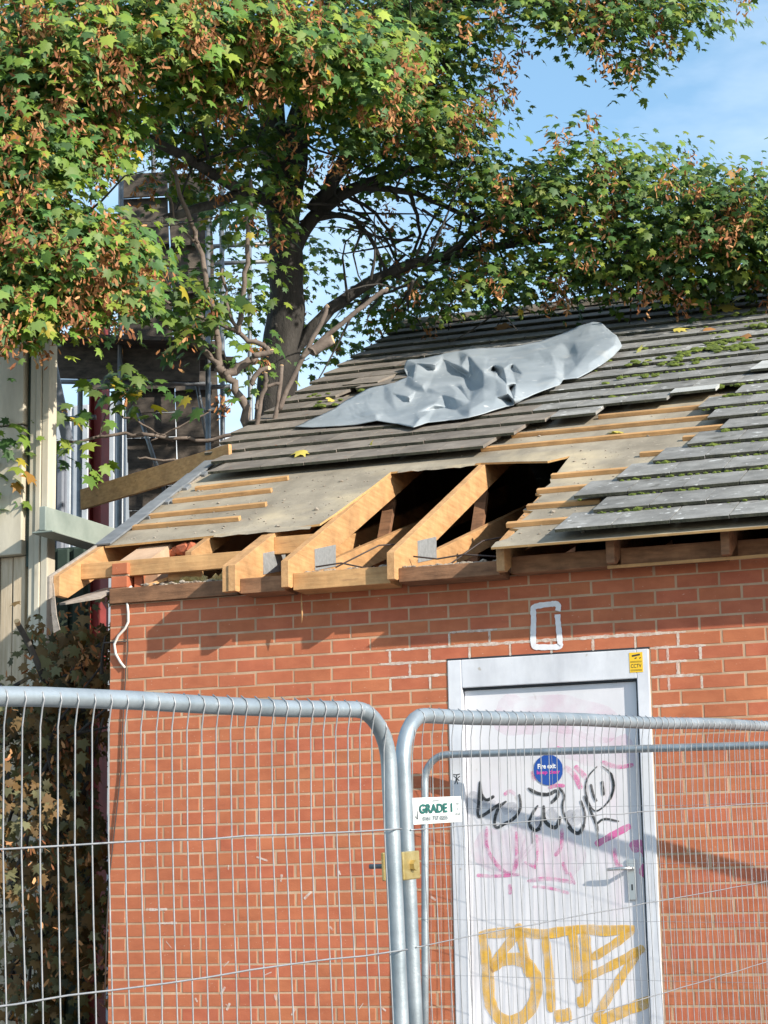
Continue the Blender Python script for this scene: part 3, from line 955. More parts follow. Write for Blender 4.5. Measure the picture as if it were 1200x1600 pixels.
right_start = {0: 2.72, 1: 2.85, 2: 2.67, 3: 2.84, 4: 2.98, 5: 3.12, 6: 3.26, 7: 3.13, 8: 3.02}
left_end = {6: 1.76, 7: 1.88, 8: 2.01}
XE = BW + 0.12
for r in range(0, 22):
    s = -0.1 + GA * r
    spans = []
    if r in left_end:
        s_l = s + 0.14 * (11 - r) / 5
        spans.append((None, left_end[r], s_l))
    if r in right_start:
        spans.append((right_start[r], None, s))
    if r == 9:
        spans += [(None, 2.75, s + 0.05), (3.20, None, s)]
    if r >= 10:
        spans.append((None, None, s))
    for (xa, xb, ss) in spans:
        if xa is not None:
            x = xa + TW / 2
            while x < XE:
                add_tile(x, ss + random.gauss(0, .004)); x += TW + 0.002
        elif xb is not None:
            vx = -0.11 if r == 6 else (-0.22 if r == 7 else -0.40)
            x = xb - TW / 2
            while x > vx + TW * 0.35:
                add_tile(x, ss + random.gauss(0, .004), 'tile_brown' if x < 1.9 else 'tile'); x -= TW + 0.002
            wl = x + TW / 2 - vx
            if wl > 0.04:
                add_tile(vx + wl / 2, ss, 'tile_brown', sx=wl / TW)
        else:
            x = -0.43 + TW / 2 + (TW / 2 if r % 2 else 0)
            if r % 2:
                add_tile(-0.43 + TW / 4, ss, 'tile_brown', sx=0.5)
            while x < XE:
                brown = x < 0.55 + 0.2 * math.sin(r) or s > 6.2
                skip = (r == 13 and 0.05 < x < 0.45) or (r == 14 and 0.4 < x < 0.6)
                if not skip:
                    add_tile(x, ss + random.gauss(0, .004), 'tile_brown' if brown else 'tile')
                x += TW + 0.002
# loose and slipped tiles
add_tile(2.19, 2.69, 'tile', 0.006, 0.03)
add_tile(2.905, 3.06, 'tile_pale', 0.010, 0.02)
add_tile(3.36, 3.52, 'tile_pale', 0.020, -0.05)
add_tile(0.28, 4.42, 'tile_brown', 0.016, 0.12, -0.03)
add_tile(0.10, 4.60, 'tile_brown', 0.012, -0.10, 0.02)
add_tile(0.52, 4.62, 'tile_brown', 0.018, 0.25, -0.02)
tile_list.sort(key=lambda t: (t[0] > 3.95, t[1] * 0.0 + t[0]))
near = [t for t in tile_list if t[0] < 3.95]
far = [t for t in tile_list if t[0] >= 3.95]
near.sort(key=lambda t: t[1])
far = near[300:] + far
near = near[:300]


def tile_matrix(t):
    x, s, kind, h, rz, tx, sx = t
    return Matrix.Translation(RP(x, s, 0.026 + 0.026 + h)) @ BASIS @ Matrix.Rotation(rz, 4, 'Z') @ Matrix.Rotation(-tilt + tx, 4, 'X') @ Matrix.Diagonal((sx, 1, 1, 1))


for i, t in enumerate(near):
    o = bpy.data.objects.new('tile', TM[t[2]][i % 4])
    COL.objects.link(o)
    place(o, tile_matrix(t), roof)
b = MB()
for i, t in enumerate(far):
    me = TM[t[2]][i % 4]; mw = tile_matrix(t); o0 = len(b.v)
    b.v += [tuple(mw @ v.co) for v in me.vertices]
    b.f += [tuple(o0 + k for k in p.vertices) for p in me.polygons]
    b.mi += [p.material_index for p in me.polygons]
tag(b.build('tiling', ['tile', 'tile_edge'], roof), kind='stuff')
# ridge tiles
for k in range(17):
    b = MB()
    x0 = -0.43 + 0.45 * k
    pts = []
    for a in range(9):
        an = math.pi * a / 8
        pts.append((math.cos(an) * 0.13, math.sin(an) * 0.10))
    vv = []
    for xx in (x0, x0 + 0.445):
        for (yy, zz) in pts:
            vv.append((xx, yr + yy, RP(0, S_RIDGE, 0.0).z + 0.01 + zz))
    b.add(vv, [(i, i + 1, i + 10, i + 9) for i in range(8)] + [tuple(range(9)), tuple(range(17, 8, -1))])
    b.build('ridge_tile', 'tile_brown', roof)
# grey verge strips left in place
for k, (s0, x0) in enumerate(((0.60, -0.20), (1.12, -0.235), (1.47, -0.26), (1.82, -0.28), (2.17, -0.30))):
    ln = 0.58 if k == 0 else 0.40
    b = MB()
    p0 = RP(x0, s0, 0.012); p1 = RP(x0 - 0.005, s0 + ln, 0.03)
    b.beam(p0, p1, 0.10, 0.012, up=RN)
    b.beam(p0 + Vector((-0.045, 0, 0)) - RN * 0.045, p1 + Vector((-0.045, 0, 0)) - RN * 0.045, 0.010, 0.09, up=RN)
    if k:
        b.beam(RP(x0 + 0.06, s0 + 0.05, 0.008), RP(x0 + 0.06, s0 + 0.13, 0.012), 0.05, 0.02, up=RN)
    b.build('verge_strip', 'slate_grey', roof, bevel=0.002)

# moss on the tile laps
b = MB()
ico = bmesh.new(); bmesh.ops.create_icosphere(ico, subdivisions=1, radius=1.0)
IV = [v.co.copy() for v in ico.verts]; IF = [[v.index for v in f.verts] for f in ico.faces]; ico.free()


def blob(mb_, c, rx, ry, rz_, ax=None, mi=0, jit=0.25):
    o0 = len(mb_.v)
    A = ax or (Vector((1, 0, 0)), Vector((0, 1, 0)), Vector((0, 0, 1)))
    for v in IV:
        k = 1 + random.uniform(-jit, jit)
        mb_.v.append(tuple(Vector(c) + A[0] * (v.x * rx * k) + A[1] * (v.y * ry * k) + A[2] * (v.z * rz_ * k)))
    mb_.f += [tuple(o0 + i for i in f) for f in IF]
    mb_.mi += [mi] * len(IF)


RA = (Vector((1, 0, 0)), RT, RN)
for r in range(1, 21):
    s = -0.1 + GA * r
    x = right_start.get(r, 1.9 if r > 9 else 3.1) + 0.03
    while x < 5.4:
        dens = 0.95 if r < 8 else (0.45 if 8 <= r < 12 else 0.22)
        if noise.noise(Vector((x * 2.3, r * 1.7, 3.0))) > 0.25 - dens * 0.5 and random.random() < 0.85:
            big = random.random() < 0.2
            k = random.uniform(0.007, 0.014) * (1.9 if big else 1)
            blob(b, RP(x, s - 0.004, 0.046 + random.uniform(0, 0.008)), k * 1.4, k, k * 0.7, RA)
        x += random.uniform(0.012, 0.05)
for (cx_, cs, n_) in ((2.80, 4.55, 26), (2.86, 4.75, 20), (3.0, 4.45, 22), (2.62, 4.15, 14), (2.78, 5.9, 12), (2.9, 6.3, 10), (2.55, 4.4, 10), (2.4, 3.8, 8), (2.3, 4.3, 8), (3.1, 5.3, 14), (3.3, 4.9, 20), (0.0, 3.95, 7), (-0.1, 4.3, 6)):
    for _ in range(n_):
        k = random.uniform(0.012, 0.028)
        blob(b, RP(cx_ + random.gauss(0, .09), cs + random.gauss(0, .07), 0.074), k * 1.4, k * 1.2, k * 0.5, RA)
tag(b.build('moss', 'moss', roof, smooth=False), kind='stuff')

# crumbs of mortar and leaf litter on the bare boards
b = MB()
for _ in range(260):
    q = random.random()
    if q < 0.5:
        x, s = random.uniform(-0.1, 1.15), random.uniform(0.68, 1.95)
    elif q < 0.8:
        x, s = random.gauss(2.55, .12), random.uniform(0.0, 2.0)
    else:
        x, s = random.uniform(1.3, 2.9), random.uniform(1.95, 2.9)
    if (1.2 < x < 2.4 and s < 1.9) or s < 0.66 and x < 2.4:
        continue
    k = random.uniform(0.002, 0.007) * (1.9 if random.random() < .07 else 1)
    blob(b, RP(x, s, k * .5), k * 1.4, k, k * .7, RA)
tag(b.build('crumbs', 'rubble', roof), kind='stuff')
# debris along the wall head
b = MB()
for _ in range(300):
    x = random.choice([random.uniform(0.2, 0.8), random.uniform(1.25, 1.75), random.uniform(1.82, 2.36), random.uniform(1.82, 2.36)])
    k = random.uniform(0.005, 0.016)
    blob(b, (x, random.uniform(-0.015, 0.12) - (0.13 if x > 0.9 else 0), (0.148 if x < .9 else 0.128 if x < 1.8 else 0.114) + random.uniform(0, .012)), k * 1.6, k, k * .7)
tag(b.build('rubble', 'rubble', bld), kind='stuff')
b = MB()
for (x, y, z, rx, ry, rz_) in ((0.42, 0.12, 0.175, .10, .08, .035), (0.55, 0.13, 0.17, .08, .06, .03), (0.60, 0.2, 0.19, .05, .05, .05), (0.36, 0.16, 0.18, .05, .05, .04), (1.6, 0.16, .165, .08, .06, .02)):
    for _ in range(9):
        blob(b, (x + random.gauss(0, rx * .5), y + random.gauss(0, .02), z + random.gauss(0, rz_ * .4)), rx * .45, ry * .45, rz_ * .6)
b.build('insulation', 'insulation', bld)
b = MB()
for (p0, p1, w, h) in (((0.20, 0.02, 0.152), (0.33, 0.14, 0.215), 0.05, 0.018), ((0.32, 0.10, 0.205), (0.52, 0.12, 0.215), 0.03, 0.04)):
    b.beam(p0, p1, w, h)
b.build('timber_offcut', 'pine_x', bld)
for pts in ([(1.27, -0.03, 0.18), (1.4, 0.02, 0.20), (1.52, 0.05, 0.17), (1.62, 0.02, 0.155)], [(1.83, -0.01, 0.20), (1.95, 0.04, 0.185), (2.1, 0.05, 0.20), (2.33, 0.03, 0.165)],
            [(2.0, 0.1, 0.16), (2.1, 0.4, 0.33), (2.25, 0.75, 0.42)], [(1.3, .2, .21), (1.45, .5, .37), (1.66, .8, .42)]):
    b = MB(); b.tube(pts, 0.0045, 6); b.build('roof_cable', 'cable_dark', bld, smooth=True)
# quoin bricks left standing at the corner, lumps of brick behind them
for (x, y, z, lx, ly, lz, rz) in ((0.052, 0.105, 0.186, 0.102, 0.21, 0.065, 0.02), (0.064, 0.10, 0.262, 0.102, 0.21, 0.065, -0.05), (0.128, 0.11, 0.20, 0.045, 0.10, 0.09, 0.3)):
    b = MB()
    a_ = Vector((math.cos(rz), math.sin(rz), 0)); c_ = Vector((-math.sin(rz), math.cos(rz), 0))
    b.frame((x, y, z), a_, c_, Vector((0, 0, 1)), lx / 2, ly / 2, lz / 2)
    b.build('corner_brick', 'brick', bld, bevel=0.004)
b = MB(); b.box(0.0, 0.11, 0.005, 0.2, 0.2188, 0.2292); b.box(0.0, 0.11, 0.004, 0.2, 0.1465, 0.1532); b.build('mortar_bed', 'mortar', bld)
for (x, y, z, k) in ((0.20, 0.38, 0.40, 0.045), (0.30, 0.36, 0.41, 0.06)):
    b = MB(); blob(b, (x, y, z), k, k * .8, k * .7, jit=0.2); blob(b, (x + .04, y, z + .01), k * .7, k * .8, k * .75, jit=0.2)
    b.build('brick_lump', 'brick', bld)
b = MB()
b.box(0.14, 0.40, 0.33, 0.40, 0.30, 0.36)
b.build('trimmer', 'pine_old', bld)

# cable down the corner of the wall
b = MB()
CA = lambda pts, y=-0.012: [on_y(160 + a / 6, 920 + c / 6, y) for a, c in pts]
pts = CA([(275, -22), (245, 0), (225, 60), (232, 130), (242, 220), (243, 310), (215, 370), (150, 440), (112, 520), (125, 610), (170, 690), (212, 742)])
b.tube(pts, 0.0075, 8)
c1 = tag(b.build('hanging_cable', 'cable', smooth=True), 'white cable curling down the left corner of the brick wall', 'cable')
b = MB()
pts = CA([(245, 10), (236, 250), (236, 480), (232, 620), (218, 742), (216, 850), (208, 950), (190, 1300), (175, 1700), (120, 2200), (65, 2700), (40, 3200), (20, 3900)], -0.009)
b.tube(pts, 0.004, 6)
b.tube(CA([(10, 508), (110, 500), (236, 492)], -0.009), 0.004, 6)
tag(b.build('hanging_cable', 'cable_dark', smooth=True), 'thin dark cable clipped down the brick corner to the ground', 'cable')
# straw hanging from the eaves
b = MB()
p = on_y(471, 925, -0.1)
b.tube([p, p + Vector((0, 0, -.05)), p + Vector((.002, 0, -.12)), p + Vector((0, 0, -.17))], [0.0012, 0.005, 0.006, 0.001], 6)
tag(b.build('straw_wisp', 'pine', smooth=True), 'wisp of straw hanging from the open eaves', 'straw')

# loose board sticking out beyond the verge
b = MB()
A = at(128, 781, 15.3); B = at(360, 711, 14.25)
d = (B - A).normalized()
b.beam(A, B, 0.03, 0.15)
tag(b.build('loose_board', 'pine_x', bevel=0.002), 'long loose timber board poking out past the roof verge', 'board')

# ------------------------------------------------------------------ grey membrane on the tiles
from mathutils.geometry import delaunay_2d_cdt
# outline and fold points: photo position and height above the boarding
SO = [(455, 668, .066), (480, 657, .068), (520, 637, .070), (545, 620, .072), (570, 606, .076), (600, 599, .074), (622, 594, .075), (638, 588, .085), (630, 576, .10), (634, 561, .17), (650, 560, .12), (690, 553, .10), (715, 547, .13), (760, 542, .12), (800, 541, .10),
      (840, 533, .10), (880, 519, .13), (905, 507, .17), (925, 502, .20), (940, 502, .20), (955, 518, .20), (964, 522, .21), (974, 541, .14), (960, 556, .10), (940, 571, .085), (920, 583, .08), (903, 591, .075), (880, 594, .078), (876, 601, .10), (845, 613, .085),
      (820, 624, .078), (803, 632, .075), (793, 634, .085), (765, 644, .078), (733, 653, .075), (700, 657, .075), (668, 661, .08), (645, 669, .10), (622, 664, .075), (590, 658, .105), (560, 664, .075), (500, 669, .066)]
SI = [(650, 566, .17), (680, 571, .17), (720, 574, .165), (770, 572, .16), (800, 569, .15), (640, 583, .066), (680, 580, .066), (720, 580.5, .066), (770, 577, .07), (800, 574, .09), (690, 560, .10), (720, 563, .07), (760, 556, .11), (800, 553, .10), (730, 553, .13), (840, 545, .13),
      (660, 603, .125), (668, 606, .10), (645, 594, .13), (632, 603, .066), (650, 612, .066), (665, 613, .068), (610, 613, .10), (640, 622, .125), (680, 632, .125), (708, 629, .115), (640, 629, .064), (680, 638, .064), (700, 637, .064), (580, 617, .085), (600, 622, .066),
      (755, 584, .24), (713, 612, .13), (711, 622, .16), (716, 605, .07), (735, 594, .07), (775, 592, .22), (793, 603, .215), (793, 614, .19), (755, 606, .185), (757, 626, .15), (735, 630, .13), (733, 640, .12), (776, 622, .15), (779, 585, .07), (797, 606, .065), (798, 626, .065), (775, 579, .09),
      (787, 576, .18), (806, 600, .16), (803, 625, .14), (845, 583, .13), (870, 590, .15), (840, 600, .13), (815, 585, .15), (590, 650, .12), (600, 645, .066), (560, 650, .078), (655, 655, .13), (650, 645, .09), (690, 646, .075), (712, 640, .066), (720, 648, .066), (620, 645, .072), (540, 645, .074), (575, 635, .082),
      (890, 552, .10), (897, 535, .17), (903, 553, .14), (880, 566, .10), (912, 558, .155), (920, 568, .13), (930, 535, .20), (945, 550, .17), (920, 520, .20), (880, 535, .15), (860, 550, .14), (850, 565, .12), (830, 565, .13), (870, 578, .12), (900, 575, .12), (700, 600, .10), (740, 588, .11), (690, 617, .105), (720, 600, .10),
      (960, 540, .19), (950, 530, .21)]
allp = SO + SI
co = [Vector((p_[0], p_[1])) for p_ in allp]
res = delaunay_2d_cdt(co, [], [list(range(len(SO)))], 1, 1e-4)
bm = bmesh.new()
bvs = []
for k_, v2 in enumerate(res[0]):
    src = res[3][k_]
    hh = 0.066 + 0.72 * ((allp[src[0]][2] if src else 0.09) - 0.066)
    bvs.append(bm.verts.new(on_plane(v2.x, v2.y, RQ + RN * (hh + 0.012), RN)))
for f_ in res[2]:
    try:
        bm.faces.new([bvs[i] for i in f_])
    except ValueError:
        pass
bmesh.ops.recalc_face_normals(bm, faces=bm.faces)
for it in range(3):
    bmesh.ops.subdivide_edges(bm, edges=bm.edges[:], cuts=1, use_grid_fill=True)
    if it < 2:
        bmesh.ops.smooth_vert(bm, verts=bm.verts[:], factor=0.22, use_axis_x=True, use_axis_y=True, use_axis_z=True)
    amp = (0.006, 0.004, 0.002)[it]
    for v in bm.verts:
        q_ = v.co * (3.0, 7.0, 15.0)[it]
        v.co += RN * (amp * noise.noise(q_)) + Vector((amp * 0.5 * noise.noise(q_ + Vector((9, 3, 1))), 0, 0))
me = bpy.data.meshes.new('plastic_sheet')
bmesh.ops.recalc_face_normals(bm, faces=bm.faces)
bm.to_mesh(me); bm.free()
me.materials.append(M['sheet'])
me.polygons.foreach_set('use_smooth', [True] * len(me.polygons))
sh = obj('plastic_sheet', me)
tag(sh, 'crumpled grey waterproof sheet lying across the roof tiles', 'sheet')
so_ = sh.modifiers.new('thickness', 'SOLIDIFY'); so_.thickness = 0.004; so_.offset = -1

# ------------------------------------------------------------------ leaf template
half = [(0.0, 0.0), (0.17, -0.12), (0.42, -0.10), (0.36, 0.07), (0.66, 0.15), (0.42, 0.31), (0.70, 0.74), (0.38, 0.60), (0.21, 0.66), (0.13, 0.86), (0.0, 1.10)]
outl = half + [(-x, y) for x, y in reversed(half[1:-1])]
LEAF = np.array([(0.0, 0.34)] + outl)
LZ = -0.22 * np.abs(LEAF[:, 0]) - 0.22 * (LEAF[:, 1]) ** 2
LEAF3 = np.c_[LEAF, LZ] - np.array([0, 0.0, 0])
nL = len(LEAF3)
LTRI = np.array([(0, 1 + i, 1 + (i + 1) % (nL - 1)) for i in range(nL - 1)])


def leaves_mesh(name, mt, pos, tip, nrm, size, col, shape=LEAF3, tri=LTRI):
    pos = np.asarray(pos, float); tip = np.asarray(tip, float); nrm = np.asarray(nrm, float)
    nrm /= np.linalg.norm(nrm, axis=1)[:, None]
    tip = tip - (tip * nrm).sum(1)[:, None] * nrm
    tip /= np.linalg.norm(tip, axis=1)[:, None] + 1e-9
    side = np.cross(tip, nrm)
    n = len(pos)
    curl = rng.uniform(0.3, 1.7, n)[:, None]
    wide = rng.uniform(0.8, 1.15, n)[:, None]
    S = np.asarray(size)[:, None, None]
    V = pos[:, None, :] + S * (side[:, None, :] * (shape[None, :, 0] * wide)[:, :, None] + tip[:, None, :] * shape[None, :, 1][:, :, None]
                               + nrm[:, None, :] * (shape[None, :, 2] * curl)[:, :, None])
    k = len(shape)
    F = (tri[None] + (np.arange(n) * k)[:, None, None]).reshape(-1, 3)
    me = bpy.data.meshes.new(name)
    me.vertices.add(n * k)
    me.vertices.foreach_set('co', V.reshape(-1))
    me.loops.add(F.size)
    me.loops.foreach_set('vertex_index', F.reshape(-1))
    me.polygons.add(len(F))
    me.polygons.foreach_set('loop_start', np.arange(len(F)) * 3)
    me.polygons.foreach_set('loop_total', np.full(len(F), 3))
    me.update()
    ca = me.color_attributes.new('tint', 'FLOAT_COLOR', 'POINT')
    c = np.repeat(np.c_[np.asarray(col), np.ones(n)], k, axis=0)
    ca.data.foreach_set('color', c.reshape(-1))
    me.materials.append(M[mt])
    return me


GREENS = np.array([(0.068, 0.125, 0.020), (0.050, 0.108, 0.028), (0.100, 0.155, 0.022), (0.088, 0.132, 0.034), (0.140, 0.175, 0.026), (0.044, 0.088, 0.030)])
YELLOW = np.array([(0.46, 0.32, 0.03), (0.34, 0.28, 0.03), (0.30, 0.15, 0.03)])
BROWNS = np.array([(0.34, 0.135, 0.055), (0.44, 0.19, 0.075), (0.25, 0.095, 0.042), (0.52, 0.27, 0.12)])


def leaf_cols(n, yellow=0.03, bright=1.0):
    c = GREENS[rng.integers(0, len(GREENS), n)] * rng.uniform(0.75, 1.3, (n, 1)) * bright
    m_ = rng.random(n) < yellow
    c[m_] = YELLOW[rng.integers(0, len(YELLOW), m_.sum())]
    return c


SUNA = np.array(SUN)


def foliage(blobs, size, per=11, spread=0.26, yellow=0.03, bright=1.0, upw=0.75, seeds=0.35):
    """sprays of leaves spread through the crown: blobs are (u, v, ru, rv, depth, rdepth, sprays)"""
    P, T, Nn, S, Cc, SE = [], [], [], [], [], []
    for (u, v, ru, rv, d, rd, ns_) in blobs:
        for _ in range(ns_):
            while True:
                a = rng.uniform(-1, 1, 3)
                if (a ** 2).sum() < 1: break
            dd = d + a[2] * rd
            c = np.array(at(u + a[0] * ru, v + a[1] * rv, dd))
            outw = AX_R * a[0] - AX_U * a[1] * 0.4 - AX_F * (0.45 - 0.4 * a[2])
            outw = outw / (np.linalg.norm(outw) + 1e-6)
            k = max(3, int(rng.normal(per, 3)))
            off = rng.normal(0, spread, (k, 3)) * np.array([1, 1, 0.62])
            p = c + off
            on = off / (np.linalg.norm(off, axis=1)[:, None] + 1e-6)
            t = on * 0.8 + outw * 0.5 + np.array([0, 0, -0.75]) + rng.normal(0, 0.28, (k, 3))
            nn = np.array([0, 0, upw]) + SUNA * 0.35 - AX_F * 0.25 + on * 0.3 + outw * 0.25 + rng.normal(0, 0.36, (k, 3))
            P.append(p); T.append(t); Nn.append(nn)
            S.append(size * rng.uniform(0.55, 1.15, k) * (1 if rng.random() > .2 else 0.75))
            cb = rng.uniform(0.8, 1.25) * bright
            Cc.append(leaf_cols(k, yellow, cb))
            if rng.random() < seeds:
                SE.append((c + outw * spread * 0.9 + rng.normal(0, spread * 0.4, 3) + np.array([0, 0, -spread * 0.3]) - AX_F * spread * 0.7, rng.uniform(0.6, 1.3)))
    return np.concatenate(P), np.concatenate(T), np.concatenate(Nn), np.concatenate(S), np.concatenate(Cc), SE


KEY = np.array([(0, 0, 0), (0.16, 0.3, 0.02), (0.24, 0.85, 0.0), (0.02, 1.0, -0.03), (-0.12, 0.5, -0.03)], float)
KTRI = np.array([(0, 1, 4), (1, 2, 4), (2, 3, 4)])


def seed_mesh(name, SE, keys=34, sz=0.050, rad=0.052):
    P, T, Nn, S, Cc = [], [], [], [], []
    for c, k in SE:
        n = int(keys * k)
        off = rng.normal(0, rad * k, (n, 3)) * np.array([0.75, 0.75, 1.15])
        P.append(c + off)
        T.append(np.array([0, 0, -1.0]) + rng.normal(0, 0.6, (n, 3)))
        Nn.append(rng.normal(0, 1, (n, 3)) - AX_F * 0.5 + SUNA * 0.4)
        S.append(sz * rng.uniform(0.7, 1.3, n))
        Cc.append(BROWNS[rng.integers(0, len(BROWNS), n)] * rng.uniform(0.8, 1.25, (n, 1)))
    return leaves_mesh(name, 'dry_leaf', np.concatenate(P), np.concatenate(T), np.concatenate(Nn), np.concatenate(S), np.concatenate(Cc), KEY, KTRI)


def limb(mb_, path, depth, r0, r1, n=10, wob=0.0):
    """path of photo positions (u, v[, depth]) -> tapering limb"""
    pts = []
    for q in path:
        dd = q[2] if len(q) > 2 else depth
        pts.append(at(q[0], q[1], dd))
    for _ in range(2):
        q = [pts[0]]
        for a, c in zip(pts, pts[1:]):
            q += [a * 0.75 + c * 0.25, a * 0.25 + c * 0.75]
        q.append(pts[-1]); pts = q
    if wob:
        for i in range(1, len(pts) - 1):
            pts[i] = pts[i] + Vector(rng.normal(0, wob, 3).tolist())
    k = len(pts)
    mb_.tube(pts, [r0 + (r1 - r0) * i / (k - 1) for i in range(k)], n)
    return pts


# ------------------------------------------------------------------ big sycamore behind the building
TD = 17.2
base = at(428, 640, TD)
tree = tag(empty('sycamore_tree', (base.x, base.y, ground_z(base.y))), 'tall sycamore with brown seed bunches rising behind the roof', 'tree')
b = MB()
tp = [Vector((base.x, base.y, ground_z(base.y) - 0.1)), Vector((base.x - .02, base.y, -1.0)), base]
tp += [at(u, v, TD) for u, v in ((440, 560), (448, 470), (446, 390), (440, 310), (432, 240), (425, 180), (430, 80), (436, -40), (440, -200))]
rad = [0.26, 0.20, 0.17, 0.158, 0.148, 0.145, 0.14, 0.125, 0.10, 0.085, 0.07, 0.05]
for _ in range(2):
    q, rr = [tp[0]], [rad[0]]
    for i in range(len(tp) - 1):
        q += [tp[i] * 0.75 + tp[i + 1] * 0.25, tp[i] * 0.25 + tp[i + 1] * 0.75]
        rr += [rad[i] * 0.75 + rad[i + 1] * 0.25, rad[i] * 0.25 + rad[i + 1] * 0.75]
    tp, rad = q + [tp[-1]], rr + [rad[-1]]
rad = [r_ * (1 + 0.10 * noise.noise(p_ * 1.7) + 0.06 * noise.noise(p_ * 5.0)) for r_, p_ in zip(rad, tp)]
b.tube(tp, rad, 16)
b.v = [tuple(Vector(v_) + Vector((noise.noise(Vector(v_) * 4), noise.noise(Vector(v_) * 4 + Vector((7, 0, 0))), 0)) * 0.022) for v_ in b.v]
trunk = b.build('trunk', 'bark', tree, smooth=True)
BR = [([(446, 330), (460, 260), (466, 200), (480, 120), (520, 20), (540, -100)], 0.13, 0.05), ([(436, 575), (480, 520), (540, 462), (620, 420), (700, 400), (790, 381), (880, 372), (980, 360, 16.9), (1060, 340, 16.6)], 0.062, 0.016),
      ([(790, 381), (850, 355), (930, 320), (1010, 290, 16.8)], 0.04, 0.012), ([(700, 400), (740, 360), (800, 330), (850, 300)], 0.04, 0.012),
      ([(452, 400), (490, 330), (560, 290), (620, 270), (690, 258), (760, 250)], 0.07, 0.02), ([(490, 330), (540, 250), (600, 120), (615, 20), (625, -80)], 0.07, 0.04),
      ([(470, 350), (540, 330), (580, 370), (600, 420)], 0.03, 0.012), ([(560, 290), (640, 300), (720, 330), (800, 370)], 0.035, 0.012),
      ([(436, 240), (380, 190), (300, 130), (220, 90), (120, 60, 16)], 0.07, 0.02), ([(440, 320), (380, 300, 16.6), (300, 250, 15.8), (200, 200, 15), (90, 170, 14.5)], 0.06, 0.018),
      ([(380, 300, 16.6), (300, 330, 15.6), (200, 360, 14.8), (100, 370, 14.3)], 0.045, 0.012), ([(620, 20), (720, 0), (820, 2), (900, 15), (970, 45)], 0.045, 0.010),
      ([(720, 0), (850, -25), (960, 0), (1070, 8)], 0.035, 0.010), ([(560, 200), (630, 170), (690, 165), (735, 185)], 0.035, 0.012),
      ([(430, 90), (350, 40, 16.4), (260, 0, 15.6)], 0.06, 0.02), ([(430, 90), (520, 60, 16.4), (600, 100, 15.8)], 0.05, 0.015),
      ([(600, 420), (650, 450), (720, 460), (800, 455)], 0.02, 0.008), ([(640, 300), (660, 360), (640, 410)], 0.02, 0.008), ([(520, 290), (600, 340), (620, 400)], 0.02, 0.008)]
for path, r0, r1 in BR:
    b = MB()
    limb(b, path, TD, r0, r1, 9, 0.006)
    b.build('branch', 'bark', tree, smooth=True)
b = MB()
for _ in range(130):
    path, r0, r1 = BR[rng.integers(0, len(BR))]
    q = path[rng.integers(1, len(path))]
    dd = q[2] if len(q) > 2 else TD
    p = np.array(at(q[0] + rng.normal(0, 25), q[1] + rng.normal(0, 12), dd + rng.normal(0, .2)))
    dirn = rng.normal(0, 1, 3) + np.array([0, 0, .1]); dirn /= np.linalg.norm(dirn)
    pts = [p]
    for i in range(4):
        dirn = dirn + rng.normal(0, .25, 3); dirn /= np.linalg.norm(dirn)
        pts.append(pts[-1] + dirn * rng.uniform(.15, .28))
    rl = np.array(pts) - CAM
    ru, rv = 600 + FPX * (rl @ AX_R) / (rl @ AX_F), 800 - FPX * (rl @ AX_U) / (rl @ AX_F)
    if ((ru > 760) & (rv > 40) & (rv < 255)).any():
        continue            # no bare twigs against the open sky
    b.tube([Vector(p_.tolist()) for p_ in pts], [0.014, 0.011, 0.008, 0.006, 0.003], 5)
tag(b.build('twigs', 'bark', tree, smooth=True), kind='stuff')

